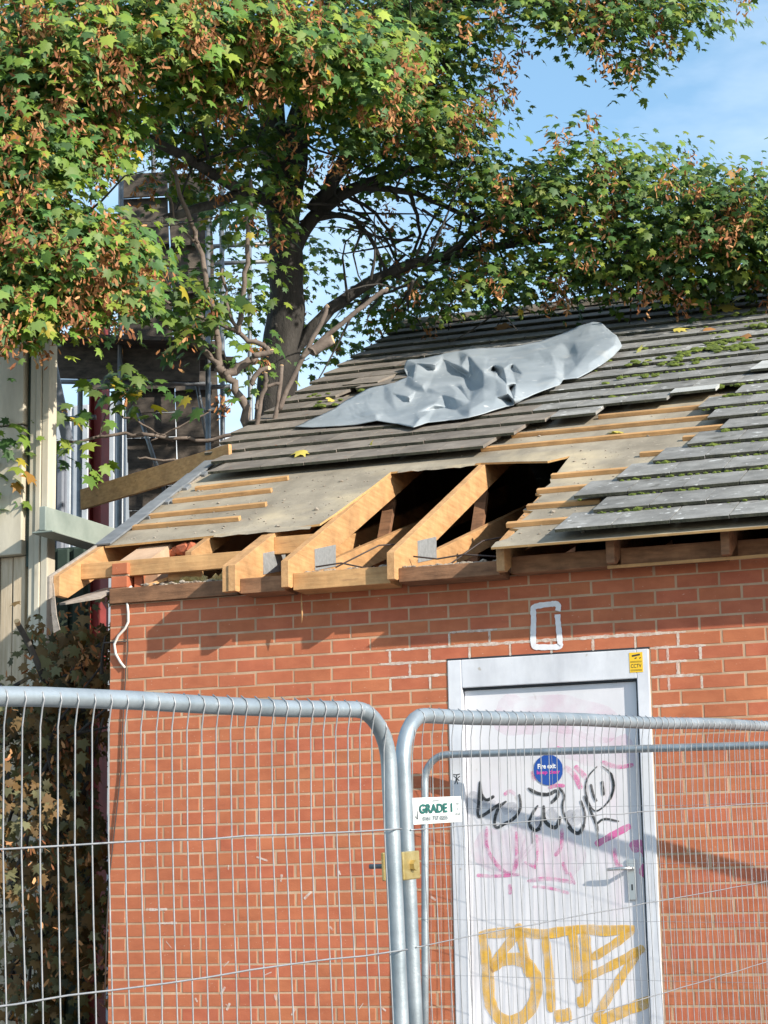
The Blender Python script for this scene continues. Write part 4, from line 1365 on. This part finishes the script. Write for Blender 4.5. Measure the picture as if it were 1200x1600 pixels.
FRONT = [(70, 80, 130, 110, 14.0, .7, 150), (215, 50, 130, 75, 14.2, .7, 105), (50, 240, 85, 95, 13.8, .6, 100), (130, 200, 90, 90, 14.4, .6, 80), (70, 395, 110, 75, 13.6, .6, 130), (165, 400, 70, 55, 13.9, .5, 54),
         (330, 40, 110, 60, 14.6, .6, 85), (440, 75, 110, 75, 15.0, .7, 95), (555, 105, 90, 60, 15.2, .6, 80), (30, 490, 60, 35, 13.5, .4, 42), (150, 470, 60, 25, 13.8, .3, 26), (300, 120, 90, 55, 14.8, .5, 52), (10, 330, 50, 60, 13.6, .4, 46), (20, 120, 60, 130, 14.6, .5, 60), (40, 430, 60, 60, 14.2, .4, 40)]
BACK = [(300, 205, 90, 55, 16.3, .6, 62), (385, 215, 60, 45, 16.6, .5, 22), (545, 165, 85, 85, 16.5, .8, 80), (480, 110, 70, 50, 16.5, .6, 40), (560, 60, 120, 80, 16.6, .8, 90), (660, 120, 120, 100, 16.9, .8, 105), (700, 45, 90, 62, 17.0, .8, 76), (630, 250, 120, 40, 17.2, .7, 46),
        (280, 290, 60, 26, 16.2, .4, 9), (330, 420, 40, 50, 16.2, .4, 5), (560, 370, 100, 60, 18.0, .7, 12), (700, 420, 120, 50, 17.6, .6, 26), (690, 195, 72, 66, 16.6, .7, 62), (790, 300, 98, 50, 17.0, .7, 72),
        (890, 305, 105, 44, 16.8, .7, 74), (830, 420, 140, 50, 17.0, .6, 60), (960, 385, 115, 52, 16.8, .6, 66), (1050, 312, 110, 48, 16.7, .7, 84), (1150, 335, 80, 70, 16.4, .7, 76), (1080, 395, 110, 54, 16.6, .5, 82),
        (1180, 395, 60, 50, 16.4, .6, 56), (955, 42, 52, 44, 16.4, .5, 42), (865, 8, 95, 30, 16.6, .6, 52), (1060, 15, 80, 30, 16.4, .5, 48), (990, 115, 22, 36, 16.4, .2, 12), (890, 62, 26, 16, 16.6, .3, 4),
        (1010, 252, 110, 12, 16.7, .4, 20), (490, 430, 60, 60, 18.6, .5, 12), (520, 540, 60, 40, 19.0, .5, 16), (620, 475, 80, 30, 18.2, .5, 26), (760, 455, 110, 20, 17.0, .4, 20), (390, 470, 30, 60, 18.2, .4, 9), (385, 300, 40, 60, 17.6, .4, 9),
        (930, 232, 50, 14, 16.4, .3, 12), (600, 180, 100, 50, 18.0, .8, 30), (350, 330, 50, 60, 18.4, .6, 8), (430, 290, 45, 50, 16.6, .3, 11), (425, 365, 35, 35, 16.6, .3, 6), (380, 560, 40, 40, 16.3, .3, 6), (400, 440, 30, 40, 16.6, .3, 4), (1000, 442, 110, 18, 16.8, .4, 30), (1100, 446, 70, 14, 16.5, .3, 14)]
HIGH = [(250, -110, 350, 100, 15.6, 1.2, 110), (650, -110, 330, 80, 17, 1.2, 80), (500, 0, 300, 60, 19, 1.0, 60), (1000, -90, 200, 50, 17, 1.0, 40), (-200, 150, 130, 250, 14, 1.0, 90), (-150, -100, 150, 120, 14.5, 1.0, 35), (1320, 330, 100, 100, 16.4, .7, 120)]
Pf = foliage(FRONT, 0.083, per=15, spread=0.14, yellow=0.03, bright=1.55, seeds=0.44)  # brighter tint than the back sprays puts sunlight into the leaf colour
Pb = foliage(BACK, 0.069, per=14, spread=0.15, yellow=0.015, bright=1.22, seeds=0.18)
Ph = foliage(HIGH, 0.085, per=20, spread=0.22, bright=1.25, seeds=0.2)
pos, tip_, nrm_, siz, colr = [np.concatenate([a, c, e]) for a, c, e in zip(Pf[:5], Pb[:5], Ph[:5])]
rel = pos - CAM
dep = rel @ AX_F
uu = 600 + FPX * (rel @ AX_R) / dep
vv_ = 800 - FPX * (rel @ AX_U) / dep
vis = (uu > 10) & (uu < 1190) & (vv_ > 10) & (vv_ < 700)
score = np.where(vis, siz / dep, 0)
order = np.argsort(-score)
top = order[:300]
restm = np.ones(len(pos), bool); restm[top] = False
crown = obj('crown', leaves_mesh('crown', 'leaf', pos[restm], tip_[restm], nrm_[restm], siz[restm], colr[restm]), tree)
tag(crown, kind='stuff')
for i in top:
    me = leaves_mesh('leaf', 'leaf', [pos[i] - pos[i]], [tip_[i]], [nrm_[i]], [siz[i]], [colr[i]])
    o = bpy.data.objects.new('leaf', me)
    COL.objects.link(o)
    place(o, Matrix.Translation(pos[i].tolist()), crown)
sd = obj('seed_bunches', seed_mesh('seed_bunches', Pf[5] + Pb[5] + Ph[5]), tree)
tag(sd, kind='stuff')

# ------------------------------------------------------------------ pruned young stems beside it
YD = 15.3
yb_ = at(395, 668, YD)
shrub = tag(empty('pruned_sycamore', (yb_.x, yb_.y, ground_z(yb_.y))), 'pruned young sycamore with sawn stems left of the roof', 'tree')
ST = [([(392, 720), (386, 640), (365, 600), (345, 572), (300, 532), (240, 492), (205, 470)], 0.055, 0.018), ([(345, 575), (352, 590), (372, 572), (395, 560)], 0.05, 0.04), ([(420, 548), (395, 535), (360, 515), (310, 492), (240, 462)], 0.030, 0.012),
      ([(372, 520), (382, 470), (386, 400), (390, 330), (392, 280)], 0.030, 0.016), ([(372, 520), (352, 470), (348, 420)], 0.022, 0.012), ([(40, 698), (110, 690), (160, 682), (215, 676), (290, 690), (345, 684), (400, 676)], 0.012, 0.022),
      ([(150, 682), (175, 640), (190, 610)], 0.008, 0.006), ([(175, 640), (230, 665), (270, 690)], 0.012, 0.008), ([(215, 715), (280, 724), (330, 722)], 0.010, 0.014), ([(345, 575), (330, 470), (310, 380), (290, 330), (268, 260)], 0.038, 0.018),
      ([(310, 380), (280, 360), (262, 300)], 0.018, 0.010), ([(20, 780), (12, 745), (10, 700)], 0.006, 0.010), ([(330, 640), (290, 660), (235, 690)], 0.012, 0.006)]
for path, r0, r1 in ST:
    b = MB(); limb(b, path, YD, r0 * 0.72, r1 * 0.75, 8, 0.010)
    b.build('stem', 'bark_young', shrub, smooth=True)
for path, r in (([(400, 640), (412, 605), (438, 598)], 0.022), ([(398, 690), (404, 640), (416, 600), (415, 582)], 0.028), ([(425, 690), (436, 620), (440, 572)], 0.028), ([(392, 600), (404, 578), (420, 575)], 0.030), ([(395, 556), (418, 552), (424, 548)], 0.034),
                ([(436, 640), (470, 560), (500, 510), (512, 478)], 0.030), ([(470, 560), (540, 500), (590, 460), (604, 452)], 0.028), ([(486, 550), (520, 530)], 0.06)):
    b = MB()
    r *= 0.56
    pts = limb(b, path, YD - 0.1, r * 1.2, r, 9, 0.004)
    # sawn end
    e1, e0 = pts[-1], pts[-2]
    d = (e1 - e0).normalized()
    st_ = b.build('sawn_stub', 'bark_young', shrub, smooth=True)
    cbm = MB(); cbm.tube([e1 - d * 0.004, e1 + d * 0.003], r * 0.97, 10)
    cbm.build('cut_face', 'cut_wood', st_)
SPR = [(170, 605, 45, 22, 15.2, .2, 4), (100, 665, 45, 28, 15.0, .3, 4), (232, 622, 30, 14, 15.2, .1, 2), (95, 710, 40, 16, 15.0, .2, 3), (10, 690, 25, 40, 14.6, .3, 3), (15, 790, 25, 40, 14.4, .3, 4), (340, 470, 45, 35, 15.3, .3, 6),
       (270, 480, 60, 22, 15.2, .2, 6), (360, 440, 40, 40, 15.4, .3, 5), (400, 310, 30, 60, 15.4, .3, 6), (230, 450, 60, 25, 15.0, .2, 8), (330, 520, 40, 30, 15.3, .2, 3), (350, 630, 30, 14, 15.2, .1, 1)]
Ps = foliage(SPR, 0.105, per=7, spread=0.13, yellow=0.06, bright=1.25, seeds=0.25)
cr = obj('foliage', leaves_mesh('foliage', 'leaf', *Ps[:5]), shrub); tag(cr, kind='stuff')
if Ps[5]:
    tag(obj('seed_bunches', seed_mesh('seed_bunches', Ps[5], 12, 0.05, 0.05), shrub), kind='stuff')

# ------------------------------------------------------------------ heap of cut branches in the passage
pb_ = at(90, 1500, 13.0)
pile = tag(empty('brushwood_heap', (pb_.x, pb_.y, ground_z(pb_.y))), 'dark heap of cut leafy branches between the cream wall and brickwork', 'brushwood')
bl = [(22, 1270, 32, 50, 12.2, .2, 6), (10, 1400, 22, 50, 12.2, .2, 4), (80, 1200, 70, 90, 13.0, .4, 16), (100, 1340, 70, 90, 13.0, .4, 18), (110, 1470, 60, 90, 12.9, .4, 16), (60, 1540, 70, 80, 12.9, .4, 14), (125, 1080, 45, 60, 13.4, .4, 14),
      (110, 1025, 50, 30, 13.6, .4, 10), (50, 1130, 50, 50, 13.0, .4, 12), (90, 1700, 90, 120, 12.8, .4, 20), (140, 1000, 26, 20, 13.4, .3, 5)]
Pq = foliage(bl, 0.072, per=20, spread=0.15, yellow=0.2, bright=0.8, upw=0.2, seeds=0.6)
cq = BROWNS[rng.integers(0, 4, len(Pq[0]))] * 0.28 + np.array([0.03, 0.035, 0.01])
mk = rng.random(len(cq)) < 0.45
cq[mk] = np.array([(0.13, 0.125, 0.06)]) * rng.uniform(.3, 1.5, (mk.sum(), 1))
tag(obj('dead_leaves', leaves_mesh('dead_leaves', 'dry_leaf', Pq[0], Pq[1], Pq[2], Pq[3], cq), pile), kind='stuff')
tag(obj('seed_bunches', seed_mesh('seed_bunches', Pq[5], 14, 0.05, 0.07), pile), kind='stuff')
for _ in range(34):
    u0, v0 = rng.uniform(-20, 160), rng.uniform(1050, 1650)
    b = MB()
    limb(b, [(u0, v0), (u0 + rng.normal(0, 35), v0 - rng.uniform(40, 110)), (u0 + rng.normal(0, 60), v0 - rng.uniform(120, 230))] if v0 > 1250 else [(u0, v0), (u0 + rng.normal(0, 40), v0 - 30), (u0 + rng.normal(20, 60), v0 - 60)],
         rng.uniform(12.7, 13.6), rng.uniform(.012, .03), 0.006, 6)
    b.build('cut_branch', 'bark', pile, smooth=True)
b = MB(); limb(b, [(72, 1070, 13.0), (50, 1015, 12.9), (28, 975, 12.8)], 12, 0.022, 0.017, 8); st_ = b.build('cut_branch', 'bark', pile, smooth=True)
p = at(28, 975, 12.8); q = at(26, 970, 12.78)
cbm = MB(); cbm.tube([p, q], 0.018, 8); cbm.build('cut_face', 'cut_wood', st_)
b = MB(); limb(b, [(75, 1090), (120, 1050), (165, 1005)], 13.3, 0.05, 0.03, 8); b.build('cut_branch', 'bark', pile, smooth=True)

# ------------------------------------------------------------------ cream clad building on the left
CY = 1.8
cr_ = on_y(75, 900, CY)
CX1 = cr_.x
sidex = lambda u: on_y(u, 800, CY).x
cabin = tag(empty('panelled_hoarding', (CX1 - 2, CY, ground_z(CY))), 'tall cream panelled hoarding with a fluted corner post at the left edge', 'hoarding')
zt = on_y(40, 455, CY).z
zg = ground_z(CY)
b = MB(); b.box(CX1 - 6.0, CX1 - 0.02, CY + 0.07, CY + 0.10, zg, zt); b.build('core', 'cream_panel', cabin)
for (u0, u1, mt, dy) in ((45, 54.5, 'cream_panel', 0.0), (55.2, 63.5, 'cream_panel', -0.012), (64.2, 75, 'cream_panel', -0.004)):
    b = MB(); b.box(sidex(u0), sidex(u1), CY + dy, CY + 0.11, zg, zt - 0.01); b.build('corner_post', mt, cabin, bevel=0.006)
b = MB(); b.box(sidex(38.5), sidex(44.2), CY + 0.03, CY + 0.069, on_y(43, 884, CY).z, zt - 0.02); b.build('dark_trim', 'green_trim', cabin)
zp = on_y(20, 868, CY).z
for k in range(6):
    x1 = sidex(37.5) - 0.006 * k - k * 0.62
    z1 = on_y(20, 666, CY).z
    b = MB(); b.box(x1 - 0.60, x1, CY - 0.03, CY + 0.069, zp, z1 - 0.006); b.build('wall_panel', 'cream_panel', cabin, bevel=0.008)
    b = MB(); b.box(x1 - 0.60, x1, CY - 0.027, CY + 0.069, z1 + 0.006, zt - 0.015); b.build('wall_panel', 'cream_panel', cabin, bevel=0.008)
for k in range(16):
    x1 = sidex(37.0) - 0.1 * k
    b = MB(); b.box(x1 - 0.092, x1, CY + 0.03 + 0.006 * (k % 2), CY + 0.069, zg, zp - 0.004); b.build('plank', 'cream_plank', cabin, bevel=0.006)

# sage green edge beam running back from it
pA = at(66, 810, 14.0)
pB = pA + Vector((0.12, 2.9, 0.0))
b = MB()
b.beam(pA, pB, 0.05, 0.165)
b.beam(pA + Vector((0.0, 0, -0.09)), pB + Vector((0.0, 0, -0.09)), 0.16, 0.014)
tag(b.build('edge_beam', 'sage', bevel=0.006), 'pale green metal edge beam with dappled light below the scaffold', 'beam')

# ------------------------------------------------------------------ scaffold and steelwork far left
SD = 21.0


def bar(mb_, u0, v0, u1, v1, d, r=0.024, n=8):
    mb_.tube([at(u0, v0, d), at(u1, v1, d)], r, n)


scb = at(200, 900, SD)
scaf = tag(empty('scaffold', (scb.x, scb.y, ground_z(scb.y))), 'dark scaffold with stacked board screens behind the pruned tree', 'scaffold')
zs = lambda u, v, d: at(u, v, d)


def vstd(u, d, z_top_v, r=0.026):
    t_ = at(u, z_top_v, d)
    b_ = MB(); b_.tube([Vector((t_.x, t_.y, ground_z(t_.y))), t_], r, 8)
    return b_.build('standard', 'scaf_tube', scaf, smooth=True)


for (u, d, v) in ((127, 20.0, 430), (190, 20.2, 120), (324, 20.4, 150), (346, 21.2, 200), (388, 22.0, 150), (300, 22.5, 150), (240, 22.4, 150)):
    vstd(u, d, v)
for (u0, v0, u1, v1, d) in ((78, 540, 340, 548, 20.2), (78, 596, 330, 600, 20.2), (110, 430, 335, 420, 21.4), (290, 606, 360, 604, 20.6), (300, 640, 360, 641, 20.6), (185, 850, 330, 838, 20.4), (330, 385, 430, 380, 22.2), (330, 412, 430, 408, 22.2), (85, 655, 150, 652, 20.4)):
    b = MB(); bar(b, u0, v0, u1, v1, d); b.build('ledger', 'scaf_tube', scaf, smooth=True)
for (u0, v0, u1, v1, d) in ((300, 560, 330, 720, 20.5), (215, 640, 262, 780, 20.3)):
    b = MB(); bar(b, u0, v0, u1, v1, d, 0.022); b.build('brace', 'scaf_tube', scaf, smooth=True)
# deck of boards, underside in view
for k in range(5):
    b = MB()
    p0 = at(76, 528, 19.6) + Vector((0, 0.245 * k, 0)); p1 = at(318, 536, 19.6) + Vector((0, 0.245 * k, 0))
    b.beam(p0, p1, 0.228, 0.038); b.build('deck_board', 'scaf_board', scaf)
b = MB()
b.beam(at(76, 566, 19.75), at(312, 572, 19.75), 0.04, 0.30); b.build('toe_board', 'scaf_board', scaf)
# screens of boards one above another, joints slightly open
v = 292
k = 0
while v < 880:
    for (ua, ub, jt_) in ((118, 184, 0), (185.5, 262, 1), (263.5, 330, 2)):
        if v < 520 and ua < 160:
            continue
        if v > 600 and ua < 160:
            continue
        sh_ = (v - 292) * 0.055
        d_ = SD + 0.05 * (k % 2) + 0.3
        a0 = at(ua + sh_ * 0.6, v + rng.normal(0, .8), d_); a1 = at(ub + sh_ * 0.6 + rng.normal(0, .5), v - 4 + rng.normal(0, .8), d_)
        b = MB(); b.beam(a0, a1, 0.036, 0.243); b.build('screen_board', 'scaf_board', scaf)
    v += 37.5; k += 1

# red steel column and pale clad buildings behind
p = at(154, 800, 22.0)
b = MB()
hgt = at(154, 440, 22.0).z
b.box(p.x - 0.07, p.x + 0.07, p.y - 0.01, p.y + 0.01, ground_z(p.y), hgt)
b.box(p.x - 0.075, p.x - 0.058, p.y - 0.09, p.y + 0.09, ground_z(p.y), hgt)
b.box(p.x + 0.058, p.x + 0.075, p.y - 0.09, p.y + 0.09, ground_z(p.y), hgt)
tag(b.build('steel_column', 'red_steel'), 'dark red steel column standing in front of the white cladding', 'column')


def clad(name, u0, u1, v0, d, mt, label, cat, n_=None, zbot=None, deep=3.0):
    """corrugated sheet building: ribs are separate sheets"""
    a = at(u0, v0, d); c = at(u1, v0, d)
    zt_ = a.z; zb_ = ground_z(a.y) if zbot is None else zbot
    root = tag(empty(name, ((a.x + c.x) / 2, a.y, zb_)), label, cat)
    b_ = MB(); b_.box(a.x, c.x, a.y + 0.03, a.y + deep, zb_, zt_)
    b_.build('wall', mt, root)
    n2 = n_ or max(3, int((c.x - a.x) / 0.11))
    w_ = (c.x - a.x) / n2
    for i in range(n2):
        b_ = MB(); b_.box(a.x + i * w_ + w_ * .14, a.x + (i + 1) * w_ - w_ * .14, a.y, a.y + 0.04, zb_, zt_ - 0.01)
        b_.build('rib', mt, root, bevel=0.01)
    return root


clad('clad_shed', 86, 262, 636, 25.0, 'white_clad', 'white ribbed shed seen through the scaffold', 'shed')
clad('sheet_screen', 60, 108, 700, 17.5, 'grey_clad', 'grey blue ribbed sheet screen beside the cream corner post', 'screen', deep=0.06)
clad('green_screen', 60, 150, 858, 15.6, 'green_trim', 'dark green ribbed screen under the pale green beam', 'screen', deep=0.06)
# sloping blue grey stair string
b = MB()
b.beam(at(80, 568, 16.5), at(108, 700, 16.5), 0.05, 0.085, up=AX_R.tolist())
tag(b.build('stair_string', 'grey_clad'), 'pale blue sloping metal strip beside the cream corner post', 'metal strip')

# ------------------------------------------------------------------ fence panels
TR = 0.0195
ROW = 0.2835


def fence(P0, d, u, n, length, label, first, wire_dx=0.050, flip=1, fill=(0, 1), cut=None, radius=0.13, sag=0.0, wr=0.0017):
    """P0: top outer corner on the tube axis, d: along the rail, u: up the panel, n: towards the side that carries the mesh"""
    P0 = Vector(P0); d = Vector(d).normalized(); u = Vector(u).normalized(); n = Vector(n).normalized()
    H = 7 * ROW
    root = tag(empty('temporary_fence', tuple(P0 + d * length / 2 - u * H)), label, 'fence panel', 'temporary fence panels')
    pt = lambda a, h, o=0.0: P0 + d * a - u * h + n * o
    b = MB()
    loop = []
    def arc(ca, ch, a0, a1):
        for i in range(9):
            t = a0 + (a1 - a0) * i / 8
            loop.append(pt(ca + radius * math.cos(t), ch - radius * math.sin(t)))
    loop.append(pt(0, H + 0.10)); loop.append(pt(0, H * 0.5))
    loop.append(pt(0, radius + 0.02))
    arc(radius, radius, math.pi, math.pi / 2)
    for i in range(1, 12):
        loop.append(pt(radius + (length - 2 * radius) * i / 12, 0.004 * math.sin(i * 1.3) * sag))
    arc(length - radius, radius, math.pi / 2, 0)
    loop.append(pt(length, H * 0.5)); loop.append(pt(length, H + 0.10))
    b.tube(loop, TR, 14)
    b.build('frame', 'galv', root, smooth=True)
    b = MB(); b.tube([pt(0.0, H), pt(length, H)], TR * 0.8, 10); b.build('bottom_rail', 'galv', root, smooth=True)
    # level wires
    for r in range(1, 7):
        b = MB()
        h = ROW * r
        pts = [pt(-0.012, h, TR), pt(0.02, h, TR + 0.001)]
        for i in range(1, 24):
            a = length * i / 24
            pts.append(pt(a, h + random.gauss(0, .0012), 0.004))
        pts += [pt(length - 0.02, h, TR + 0.001), pt(length + 0.012, h, TR)]
        b.tube(pts, wr * 1.15, 6); b.build('level_wire', 'galv_dull', root, smooth=True)
    a = 0.035
    while a < length - 0.03:
        h0 = 0.0
        e = min(a, length - a)
        if e < radius:
            h0 = radius - math.sqrt(max(0, radius ** 2 - (radius - e) ** 2))
        b = MB()
        pts = [pt(a, h0 - TR - 0.001, 0.004), pt(a, h0 - TR * .5, TR * 0.95), pt(a, h0 + 0.004, TR + 0.002), pt(a, h0 + TR, TR * .85), pt(a, h0 + 0.055, 0.010)]
        ph = random.uniform(0, 6)
        am = random.uniform(0.0005, 0.0022)
        for i in range(2, 15):
            h = H * i / 14
            if h < h0 + 0.07: continue
            pts.append(pt(a + am * math.sin(h * 5 + ph) + random.gauss(0, .0007), h, 0.0015))
        b.tube(pts, wr, 5); b.build('upright_wire', 'galv_dull', root, smooth=True)
        a += wire_dx
    return root, pt


# near panel: its far upper corner is in view
DL = Vector((0.2319, 0.9714, 0.0503)).normalized(); UL = Vector((-0.0117, -0.0489, 0.9987))
P0L = at(604, 1110, 5.10)
NL = DL.cross(UL).normalized()
if NL.x < 0: NL = -NL
fence(P0L, -DL, UL, NL, 3.5, 'nearest fence panel with a thick top rail crossing the lower left', True, sag=1.0)
DR = Vector((0.1336, 0.9892, 0.0600)).normalized(); UR = Vector((-0.0080, -0.0594, 0.9982))
P0R = at(626, 1117, 5.26)
NR = DR.cross(UR).normalized()
if NR.x < 0: NR = -NR
f2, ptR = fence(P0R, DR, UR, NR, 3.5, 'fence panel carrying the small white sign in front of the door', False, wire_dx=0.058, sag=0.6, wr=0.0013)
PI0 = on_y(664, 1180, -0.075); PI1 = on_y(1200, 1164, -0.33)
DI = (PI1 - PI0).normalized(); UI = (Vector((0, 0, 1)) - DI * DI.z).normalized()
fence(PI0, DI, UI, DI.cross(UI), 3.5, 'rear fence panel standing close against the door and brick wall', False, wire_dx=0.058, wr=0.0009)

# rubber feet out of frame below the panels
for (p, dn) in ((P0L + DL * 0.06, DL), (P0R + DR * 3.5, DR), (Vector((PI0.x, PI0.y - 0.3, 0)), Vector((1, 0, 0)))):
    b = MB()
    z0 = ground_z(p.y) + 0.002
    b.box(p.x - 0.11, p.x + 0.11, p.y - 0.33, p.y + 0.33, z0, z0 + 0.12)
    lab = 'concrete block foot under the ' + ('near fence joint' if p.y < -5 and p.x > 3 else 'door end of the rear fence panel' if p.x < 2.5 else 'far end of the signed fence panel')
    tag(b.build('concrete_block', 'wood_grey', bevel=0.02), lab, 'concrete block', 'blocks under the fences')

# clamp that couples the two front panels
cl = on_plane(628, 1366, P0R + NR * 0.0, NR)
cpl = tag(empty('fence_clamp', tuple(cl)), 'yellow zinc clamp bolting the two front fence panels together', 'clamp')
b = MB()
mid = (P0L + DL * 0.0 - UL * 0.37 + P0R - UR * 0.37) / 2
nn_ = NR
b.frame(mid + nn_ * 0.026, DR, UR, nn_, 0.045, 0.034, 0.004)
b.frame(mid - nn_ * 0.026, DR, UR, nn_, 0.045, 0.034, 0.004)
b.build('plates', 'brass', cpl, bevel=0.003)
b = MB(); b.tube([mid + nn_ * 0.034, mid - nn_ * 0.085], 0.006, 8); b.build('bolt', 'scaf_tube', cpl, smooth=True)
for q_ in (-1, 1):
    b = MB(); b.tube([mid + nn_ * 0.030 * q_, mid + nn_ * 0.042 * q_], 0.013, 6); b.build('nut', 'brass', cpl)

# small hire sign
P_s = P0R + NR * 0.012
c_tl = on_plane(642, 1247, P_s, NR); c_tr = on_plane(720, 1244, P_s, NR); c_bl = on_plane(643, 1289, P_s, NR); c_br = on_plane(721, 1284, P_s, NR)
sax = ((c_tr - c_tl) + (c_br - c_bl)).normalized()
snn = NR
say = snn.cross(sax).normalized()
if say.z < 0: say = -say
wS = ((c_tr - c_tl).length + (c_br - c_bl).length) / 2; hS = ((c_tl - c_bl).length + (c_tr - c_br).length) / 2
cS = (c_tl + c_tr + c_bl + c_br) / 4
b = MB(); b.frame(cS, sax, say, snn, wS / 2, hS / 2, 0.0015)
sg = tag(b.build('sign', 'sign_white', bevel=0.001), 'small white plate reading GRADE 1 wired to the fence', 'sign')
so3 = cS + snn * 0.0045
text_fit('lettering', 'GRADE 1', 0.66 * wS, 0.36 * hS, 'sign_green', sg, so3 - sax * 0.04 * wS + say * 0.08 * hS, sax, say, 0.035)
text_fit('lettering', '0161 737 8255', 0.50 * wS, 0.17 * hS, 'sign_grey', sg, so3 - sax * 0.06 * wS - say * 0.29 * hS, sax, say, 0.03)
for s_, oy, ww in (('HIRE', 0.22, .08), ('&', 0.02, .03), ('SALES', -0.17, .12)):
    text_fit('lettering', s_, ww * wS, 0.10 * hS, 'sign_grey', sg, so3 + sax * 0.40 * wS + say * oy * hS, sax, say, 0.02)
b = MB(); b.frame(so3 - sax * 0.04 * wS + say * 0.37 * hS, sax, say, snn, 0.07 * wS, 0.012 * hS, 0.0003); b.build('small_print', 'sign_grey', sg)
b = MB(); b.tube([cS - sax * wS * 0.45 - say * 0.01, cS - sax * wS * 0.42 - say * 0.02 + snn * 0.006, cS - sax * wS * 0.40 + snn * 0.002], 0.0016, 6); b.build('tie_wire', 'scaf_tube', sg)

# ------------------------------------------------------------------ fallen leaves on the roof
FL = [(2.62, 6.12, .16, 0, 'largest yellow fallen leaf lying high on the right of the roof'), (2.36, 5.45, .12, 0, 'yellow fallen leaf on the tiles right of the sheet end'),
      (2.62, 5.32, .11, 2, 'brown fallen leaf beside the moss on the upper right tiles'), (2.52, 2.34, .10, 0, 'pale yellow leaf resting between the bare battens'),
      (0.45, 2.36, .09, 0, 'small yellow leaf on the lowest left tile row, left one of two'), (0.91, 2.40, .08, 0, 'small yellow leaf on the lowest left tile row, right one of two'),
      (2.22, 4.78, .12, 1, 'greenish fallen leaf just right of the grey sheet'), (2.36, 4.24, .05, 1, 'tiny pale leaf fragment on the tiles below the moss'),
      (2.72, 6.62, .14, 0, 'yellow fallen leaf under the overhanging branch near the ridge'), (0.02, 4.12, .12, 0, 'yellow leaf near the left verge above the sheet corner'),
      (3.0, 4.9, .13, 2, 'brown fallen leaf on the tiles at the right picture edge'), (0.7, 6.6, .10, 2, 'dry brown leaf on the shaded tiles above the sheet')]
for i, (x, s, sz, kd, lab) in enumerate(FL):
    p = RP(x, s, 0.088 if not (1.3 < x < 2.6 and s < 2.9) else 0.02)
    a = rng.uniform(0, 6.28)
    col = np.array([(0.56, 0.46, 0.10), (0.42, 0.42, 0.12), (0.40, 0.19, 0.07)])[kd]
    me = leaves_mesh('fallen_leaf', 'dry_leaf', [np.zeros(3)], [np.array(Vector((math.cos(a), 0, 0)) + RT * math.sin(a))], [np.array(RN) + rng.normal(0, .25, 3)], [sz], [col])
    o = bpy.data.objects.new('fallen_leaf', me); COL.objects.link(o)
    o.location = p
    tag(o, lab, 'leaf', 'fallen leaves on the roof')
